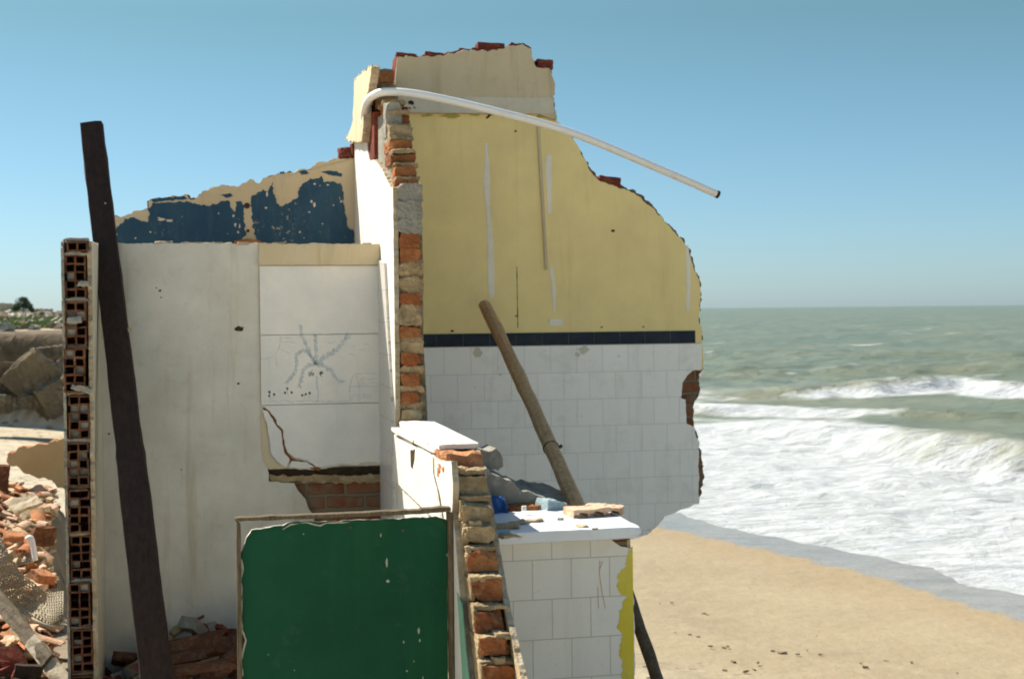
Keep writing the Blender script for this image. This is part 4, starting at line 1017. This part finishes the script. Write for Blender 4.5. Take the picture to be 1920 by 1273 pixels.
bm = bmesh.new(); a = ay(1188, 1145, 5.75); b = ay(1238, 1290, 5.45)
tube(bm, lerp_pts(a + (a - b) * .3, b + (b - a) * 1.3, 30), .026, 14, 0, .12, 5, True, 1)
tag(obj('wooden_stake', bm, [wood('dark stake wood', (.07, .045, .025), (.16, .11, .06)), M_cut], None, True), 'dark wooden stake slanting beside the right end of the counter', 'post')

# ------------------------------------------------------------------ green panel in its frame
YG = 4.85
G_t = thing('green_panel', (ay(650, 1273, YG).x, YG, 0), 'green painted board with chipped edges in a thin brown frame', 'door')
gx0, gx1 = ay(445, 1100, YG).x, XB - .012
gz = ay(640, 968, YG).z
bm = bmesh.new(); P = [(gx0 - .006, .0), (gx0, gz), (gx0 + .014, gz - .012), (gx0 + .010, .0)]
slab(bm, P, 'y', YG - .02, YG + .02, 0, 0, .0015, .03, 91, None, 1)
slab(bm, [(gx0 - .004, gz + .0), (gx0 - .004, gz + .012), (gx1 - .1, gz + .014), (gx1 - .1, gz + .018), (gx1 + .004, gz + .020), (gx1 + .004, gz + .006), (gx1 - .09, gz)], 'y', YG - .022, YG + .022, 0, 0, .0025, .02, 92, None, 1)
slab(bm, [(gx1 - .005, .0), (gx1 - .008, gz - .001), (gx1 + .008, gz - .001), (gx1 + .008, .0)], 'y', YG - .02, YG + .02, 0, 0, .0015, .03, 93, None, 1)
obj('frame', bm, [M_frame], G_t)
gt = [(458, 1300), (457, 1273), (450, 1240), (455, 1215), (461, 1200), (452, 1180), (450, 1150), (453, 1115), (449, 1090), (455, 1065), (450, 1045), (455, 1030), (462, 1008), (472, 994), (495, 990), (510, 986), (530, 985), (546, 978), (575, 977), (600, 978), (640, 977), (660, 975), (700, 974), (760, 972), (820, 968), (836, 974)]
gp_ = py_(gt, YG); gp_[-1] = (gx1 - .010, gp_[-1][1])
go = [(gp_[0][0], .02)] + gp_ + [(gx1 - .010, .02)]
bm = bmesh.new(); slab(bm, go, 'y', YG - .004, YG + .014, 0, 1, .0035, .008, 94, [True] * (len(go) - 3) + [True, False, False], 2, .02)
obj('green_board', bm, [M_green, M_filler], G_t)
M_prim = plaster('primer', (.40, .40, .30), (.3, .3, .2), None, .4, .4)
edge = [(456, 1266), (452, 1240), (457, 1214), (461, 1200), (454, 1180), (452, 1150), (455, 1115), (451, 1090), (456, 1065), (452, 1048)]
for E_, wl_, sd_ in ((edge, [2, 3, 4, 3, 2, 3, 2, 3, 2, 2], 3), ([(530, 992), (545, 983), (562, 981), (575, 979), (590, 983), (600, 985), (612, 980), (640, 979), (655, 979)], [1, 2.5, 1.5, 2, 1.5, 2.5, 1.5, 2, 1], 4)):
    bm = bmesh.new(); ribbon(bm, E_, wl_, YG - .004, .002, .5, sd_); obj('raw_edge', bm, [M_prim], G_t)
for (a, b, ww, hh) in ((725, 1054, 4, 13), (727, 1089, 6, 5), (785, 1182, 4, 9), (787, 1200, 3, 5), (757, 1203, 3, 4), (776, 1239, 2, 2), (763, 1257, 3, 3), (793, 1270, 2, 5), (552, 1256, 1.5, 2), (503, 1227, 1.5, 1.5), (714, 1003, 2, 6), (569, 1001, 2, 2), (838, 1040, 2, 5), (842, 1095, 2, 7), (845, 1160, 2, 6)):
    bm = bmesh.new(); pts = [(a + ww * .6 * math.cos(t) * random.uniform(.6, 1.1), b + hh * .7 * math.sin(t) * random.uniform(.7, 1.1)) for t in [k * math.pi / 5 for k in range(10)]]
    slab(bm, py_(pts, YG - .004), 'y', YG - .0052, YG - .003, 0, 0); obj('bare_chip', bm, [M_prim], G_t)
for (a, b) in ((658, 988), (755, 994)):
    bm = bmesh.new(); c = ay(a, b, YG - .004); tube(bm, [c + Vector((0, .002, 0)), c - Vector((0, .003, 0))], .004, 10)
    obj('screw_head', bm, [M_brickD], G_t)

# ------------------------------------------------------------------ rubble at the foot of the white wall
def tile_shard(bm, c, L, r, rot, arc=2.0, th=.010, seed=0, mi=0):
    n = 8; rr = random.Random(seed); V = []
    for k in range(7):
        y = (k / 6 - .5) * L; row = []
        for i in range(n + 1):
            a = (i / n - .5) * arc; j = rr.uniform(-.07, .07) * L if k in (0, 6) else 0
            for q in (r, r - th): row.append(bm.verts.new(rot @ Vector((q * math.sin(a), y + j, q * math.cos(a) - r * .7)) + Vector(c)))
        V.append(row)
    m = n + 1
    for k in range(6):
        for i in range(n):
            for o_ in (0, 1):
                f = bm.faces.new((V[k][i * 2 + o_], V[k][i * 2 + 2 + o_], V[k + 1][i * 2 + 2 + o_], V[k + 1][i * 2 + o_])); f.material_index = mi; f.smooth = False
        for i in (0, n):
            f = bm.faces.new((V[k][i * 2], V[k][i * 2 + 1], V[k + 1][i * 2 + 1], V[k + 1][i * 2])); f.material_index = mi
    for k in (0, 6):
        for i in range(n):
            f = bm.faces.new((V[k][i * 2], V[k][i * 2 + 2], V[k][i * 2 + 3], V[k][i * 2 + 1])); f.material_index = mi
from mathutils import Euler
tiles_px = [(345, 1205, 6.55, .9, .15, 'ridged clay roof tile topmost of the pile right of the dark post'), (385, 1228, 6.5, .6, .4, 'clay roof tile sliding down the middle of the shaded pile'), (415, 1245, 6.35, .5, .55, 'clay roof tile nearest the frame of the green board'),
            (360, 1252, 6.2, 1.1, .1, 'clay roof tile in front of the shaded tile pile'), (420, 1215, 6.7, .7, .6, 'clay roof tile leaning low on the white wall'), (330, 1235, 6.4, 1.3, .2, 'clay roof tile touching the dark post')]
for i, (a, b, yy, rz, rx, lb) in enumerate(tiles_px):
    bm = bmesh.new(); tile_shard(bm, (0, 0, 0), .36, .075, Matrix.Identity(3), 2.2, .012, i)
    o = obj('roof_tile', bm, [M_hollow]); o.location = ay(a, b, yy); o.rotation_euler = (rx, .15 * (-1) ** i, -rz - .6)  # tiles take the darkened clay to match the pile's shadow
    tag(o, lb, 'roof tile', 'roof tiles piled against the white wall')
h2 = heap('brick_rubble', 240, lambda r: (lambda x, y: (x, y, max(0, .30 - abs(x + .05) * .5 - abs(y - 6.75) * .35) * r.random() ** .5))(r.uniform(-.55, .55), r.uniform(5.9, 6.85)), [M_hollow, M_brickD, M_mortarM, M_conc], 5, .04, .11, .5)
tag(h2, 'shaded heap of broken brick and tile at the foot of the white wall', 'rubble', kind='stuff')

# ------------------------------------------------------------------ the sunny rubble field on the far left
def gz(x, y):
    a, _, _ = ground_z(np.array([[float(x)]]), np.array([[float(y)]])); return float(a[0, 0])
def reg(r):
    y = 6.6 + 5.6 * r.random(); x = -.70 - .10 * (y - 6.4) * 1.0 - r.random() * (.9 + .08 * y)
    return x, y, 0
bm = bmesh.new(); rr = random.Random(77)
mats = [M_terra, M_terra2, M_hollow, M_mortar, M_core, M_mortarM]
pos = [reg(rr) for _ in range(3800)]
GX = np.array([[p[0] for p in pos]]); GY = np.array([[p[1] for p in pos]]); GZ = ground_z(GX, GY)[0][0]
for k, (x, y, _) in enumerate(pos):
    s = .022 + .085 * rr.random() ** 2.2; z = GZ[k] + rr.random() * .07
    rot = Matrix.Rotation(rr.uniform(0, 6.3), 3, 'Z') @ Matrix.Rotation(rr.gauss(0, .35), 3, 'X') @ Matrix.Rotation(rr.gauss(0, .35), 3, 'Y')
    mi = rr.choices(range(6), [1, 3, 1.5, 4, 4, 3])[0]
    if rr.random() < .13: tile_shard(bm, (x, y, z + .03), rr.uniform(.06, .18), .06, rot, rr.uniform(1, 2), .011, k, rr.choice([0, 1]))
    else: rbox(bm, (x, y, z), (s * 1.4, s, s * rr.uniform(.15, .5)), rot, s * .08, k, mi, 2, s * .5, 1)
tag(obj('rubble_field', bm, mats), 'sunlit spread of broken roof tile and brick left of the hollow brick wall', 'rubble', kind='stuff')

# standing fragment of tan wall
YW = 11.5
W_t = thing('wall_fragment', (ay(80, 900, YW).x, YW, .1), 'tan broken slab of wall lying on edge above the sunlit rubble', 'wall')
wp = [(9, 852), (16, 846), (30, 845), (45, 842), (60, 840), (90, 832), (125, 822), (175, 812), (180, 960), (130, 925), (105, 912), (100, 896), (80, 895), (66, 897), (50, 888), (38, 880), (25, 874), (14, 868)]
bm = bmesh.new(); slab(bm, py_(wp, YW), 'y', YW, YW + .12, 0, 1, .03, .02, 95, None, 4, .08)
obj('masonry', bm, [plaster('tan rough render', (.40, .28, .13), (.25, .15, .06), (.46, .35, .2), .6, 1.0), M_terra], W_t)
chunk('masonry_block', ay(82, 1005, 9.0), (.13, .10, .11), M_hollow, 'dark square brick block in the middle of the sunlit rubble', 'brick', 31, (0, .1, .3))
chunk('masonry_block', ay(5, 900, 11.0), (.08, .15, .22), M_hollow, 'upright brown block at the left frame edge under the wall fragment', 'brick', 33, (0, .1, .1))
chunk('plaster_slab', ay(45, 945, 10.0), (.20, .16, .03), M_core, 'large pale flat tile slab tilted on top of the rubble', 'rubble', 34, (.35, -.25, .4), .01)
chunk('brick_piece', ay(25, 1005, 9.2), (.12, .09, .03), M_terra, 'orange flat brick on the rubble at the left frame edge', 'brick', 35, (.3, .1, .2), .006)
chunk('brick_piece', ay(78, 1080, 8.4), (.12, .10, .05), M_terra, 'orange brick half beside the netting', 'brick', 36, (.4, .2, .9), .006)
bm = bmesh.new(); c = [ay(50, 1012, 8.6), ay(58, 1008, 8.6), ay(63, 1030, 8.58), ay(66, 1050, 8.56)]
tube(bm, cr(c, 4), .016, 10); tag(obj('bent_pipe', bm, [M_pvc], None, True), 'short bent white pipe sticking out of the sunlit rubble', 'pipe')
# netting: a hanging sheet of woven cord
bm = bmesh.new(); nu, nv = 34, 11
UC = [(-40, 950), (-10, 992), (15, 1035), (45, 1085), (85, 1108), (118, 1112)]; LC = [(-40, 1070), (-10, 1092), (15, 1127), (50, 1152), (90, 1166), (118, 1170)]
def pl(P, t):
    t *= len(P) - 1; i = min(int(t), len(P) - 2); f_ = t - i
    return P[i][0] + (P[i + 1][0] - P[i][0]) * f_, P[i][1] + (P[i + 1][1] - P[i][1]) * f_
def NP(u, v):
    a_, b_ = pl(UC, u), pl(LC, u); w_ = v + .05 * math.sin(u * 17)
    px, py = a_[0] + (b_[0] - a_[0]) * w_, a_[1] + (b_[1] - a_[1]) * w_
    return ay(px, py, 7.75 - .25 * v - .18 * u + .05 * math.sin(u * 9 + v * 4))
for i in range(nu + 1):
    tube(bm, [NP(i / nu, j / 33) + Vector((0, .006 * (-1) ** (i + j), 0)) for j in range(34)], .0036, 5)
for j in range(nv + 1):
    tube(bm, [NP(i / 68, j / nv) + Vector((0, .006 * (-1) ** (i + j), 0)) for i in range(69)], .0036, 5)
tag(obj('netting', bm, [M_net]), 'torn woven netting sagging over the rubble left of the hollow bricks', 'net')
bm = bmesh.new(); tube(bm, cr([NP(v / 8, 1) + Vector((0, -.01, -.015)) for v in range(9)], 4), .010, 8)
tag(obj('cable', bm, [M_plank], None, True), 'pale hose following the lower edge of the netting', 'hose')
bm = bmesh.new(); beam(bm, ay(-30, 1090, 7.4), ay(92, 1240, 6.75), .07, .03, 30, .006, 5); beam(bm, ay(60, 1200, 6.9), ay(135, 1300, 6.6), .075, .035, 20, .006, 7, 1)
tag(obj('timber_plank', bm, [M_frame, M_plank]), 'weathered plank sloping down to the foot of the hollow brick wall', 'plank')
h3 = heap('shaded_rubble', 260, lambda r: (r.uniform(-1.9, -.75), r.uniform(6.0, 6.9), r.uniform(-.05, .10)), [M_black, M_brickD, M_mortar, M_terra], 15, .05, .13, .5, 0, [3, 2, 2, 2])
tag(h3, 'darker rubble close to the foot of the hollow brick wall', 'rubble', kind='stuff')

# ------------------------------------------------------------------ far left: bank, slabs, ruins, tree
def onray(px, f):                       # ground point under an image column at a distance along the view
    d = ray(px, 600); k = f / (d.x * fw.x + d.y * fw.y); return EYE.x + d.x * k, EYE.y + d.y * k
random.seed(6)
M_farc = broken('weathered concrete', (.17, .13, .08), (.11, .085, .055), (.26, .21, .14), 2.6)
slabs = [(75, 718, 32.5, 1.35, .30, 1.0, (.15, .75, .1), 'big concrete slab tilted steeply against the earth bank'), (20, 712, 32.9, .9, .4, .75, (0, .1, .2), 'square grey block in the shaded bank at the left frame edge'),
         (108, 745, 32.2, .7, .3, .7, (.1, -.5, .3), 'dark leaning slab where the bank meets the hollow brick wall'), (60, 752, 32.4, .55, .4, .3, (.2, .2, .5), 'low brown block at the bank foot'),
         (-15, 755, 32.4, .8, .4, .4, (0, .1, 0), 'long low block at the bank foot cut by the frame'), (98, 660, 33.6, .9, .5, .25, (0, -.1, .2), 'overhanging crust of soil and concrete on the bank edge')]
for i, (a, b, yy, w_, d_2, h_, e, lb) in enumerate(slabs):
    chunk('concrete_slab', ay(a, b, yy), (w_, d_2, h_), M_farc, lb, 'concrete slab', 50 + i, e, .035, 'broken slabs along the earth bank', 14, .9, .09)
M_pale = broken('pale ruined wall', (.42, .37, .29), (.34, .29, .22), (.50, .46, .38), 1.2)
ruins = [(12, 586, 118, 1.5, .8, 1.4, 'pale ruined house wall at the left frame edge below the tree'), (34, 592, 115, .9, .8, .8, 'small pale ruin directly under the dark tree'), (64, 590, 116, 1.3, .8, .9, 'pale wall stump right of the dark tree'),
         (84, 592, 117, 1.2, .8, 1.0, 'brown hummock of ruin between two stumps on the skyline'), (100, 595, 114, 1.3, .8, .8, 'rounded ruin heap nearest the hollow brick wall on the skyline'), (48, 604, 95, 1.6, .8, .5, 'low rubble bank on the slope beneath the skyline ruins'),
         (12, 608, 92, 1.2, .6, .4, 'low pale wall remnant at the left edge of the slope'), (88, 606, 93, 1.1, .6, .35, 'low pale stones on the slope near the hollow brick wall')]
for i, (a, b, yy, w_, d_2, h_, lb) in enumerate(ruins):
    chunk('ruin', ay(a, b, yy), (w_, d_2, h_), M_pale, lb, 'ruin', 70 + i, (0, random.uniform(-.12, .12), random.uniform(-.3, .3)), .09, 'ruins on the far slope', 12, .9, .2)
h4 = heap('far_rubble', 420, lambda r: (lambda x, y: (x, y, gz(x, y)))(*onray(r.uniform(-60, 130), r.uniform(36, 112))), [M_farc, M_pale], 8, .12, .4, .6)
tag(h4, 'scattered broken stone over the far grassy slope', 'rubble', kind='stuff')
# tree
def foliage():
    m = Mat('foliage', .7, .2); i = m.n('ObjectInfo')
    c = m.mix(m.ramp(m.noise(1.3, 4), .4, .62), (.028, .055, .022), (.075, .115, .04)); return m.out(c)
M_leaf = foliage(); M_bark = wood('bark', (.10, .07, .045), (.17, .12, .08))
def leaves(bm, c, R, n, rr, size):
    for k in range(n):
        d = Vector((rr.gauss(0, 1), rr.gauss(0, 1), rr.gauss(0, 1))).normalized(); rd = rr.random() ** .4
        p = Vector(c) + Vector((d.x * R[0], d.y * R[1], d.z * R[2])) * rd
        u = Vector((rr.gauss(0, 1), rr.gauss(0, 1), rr.gauss(0, 1))).normalized() * size * rr.uniform(.6, 1.3); v = u.cross(d).normalized() * size * .5
        bm.faces.new([bm.verts.new(q) for q in (p - u, p + v, p + u, p - v)])
tc = ay(43, 598, 112)
TR = thing('tree', tc, 'small dark leafy tree on the skyline at the far left', 'tree')
rr = random.Random(4); bm = bmesh.new()
for (dx, dz, rx, rz_) in ((-.05, 1.15, .62, .5), (.35, .95, .42, .40), (-.35, .9, .35, .33), (.05, 1.45, .35, .22), (.62, .65, .20, .38), (-.62, .75, .35, .16), (-.95, .62, .3, .10)):
    leaves(bm, tc + Vector((dx, 0, dz)), (rx, .5, rz_), 420, rr, .07)
obj('crown', bm, [M_leaf], TR)
bm = bmesh.new(); tube(bm, cr([tc + Vector((0, 0, -.3)), tc + Vector((.03, 0, .3)), tc + Vector((-.02, 0, 1.1))], 4), [.07] * 4 + [.05] * 4 + [.02], 8); tube(bm, [tc + Vector((.02, 0, .35)), tc + Vector((.5, 0, .8))], [.035, .015], 6)
obj('trunk', bm, [M_bark], TR)
# creeping grass along the bank top
bm = bmesh.new(); rr = random.Random(21); M_grass = Mat('grass', .8, .2); M_grass = M_grass.out(M_grass.mix(M_grass.ramp(M_grass.noise(1.5, 3), .4, .6), (.09, .15, .03), (.20, .24, .07)))
cl = [(rr.uniform(-40, 130), rr.uniform(38, 66)) for _ in range(90)]
for (a, f) in cl:
    x, y = onray(a, f); z = gz(x, y)
    for k in range(55):
        p = Vector((x + rr.gauss(0, .45), y + rr.gauss(0, .8), z + .02)); h_ = rr.uniform(.05, .17); u = Vector((rr.gauss(0, .05), rr.gauss(0, .05), h_)); v = Vector((rr.uniform(-.03, .03), .01, 0)) + Vector((.02, 0, 0))
        bm.faces.new([bm.verts.new(q) for q in (p - v, p + v, p + u)])
tag(obj('creeping_grass', bm, [M_grass]), 'patches of creeping green grass along the top of the far bank', 'grass', kind='stuff')
# seaweed and crumbs on the sand at the right
bm = bmesh.new(); rr = random.Random(31)
spots = [(1290, 1188), (1310, 1192), (1350, 1216), (1368, 1215), (1374, 1243), (1420, 1258), (1455, 1222), (1457, 1222), (1512, 1222), (1532, 1228), (1622, 1252), (1640, 1255), (1692, 1238), (1770, 1253), (1548, 1190), (1260, 1185), (1285, 1212), (1330, 1150), (1230, 1130), (1600, 1243), (1365, 1262), (1250, 1210)]
for (a, b) in spots:
    p = az(a, b, -.95); 
    for it in range(4): p = az(a, b, gz(p.x, p.y))
    for k in range(rr.randint(1, 3)):
        s = rr.uniform(.010, .030); rbox(bm, p + Vector((rr.gauss(0, .12), rr.gauss(0, .06), .003)), (s * 1.8, s, s * .5), Matrix.Rotation(rr.uniform(0, 3), 3, 'Z'), s * .2, k + a, 0, 2, s, 1)
tag(obj('beach_litter', bm, [broken('dry seaweed', (.17, .125, .07), (.24, .18, .11), (.11, .08, .045))]), 'scattered dark seaweed scraps and crumbs on the dry sand', 'litter', kind='stuff')
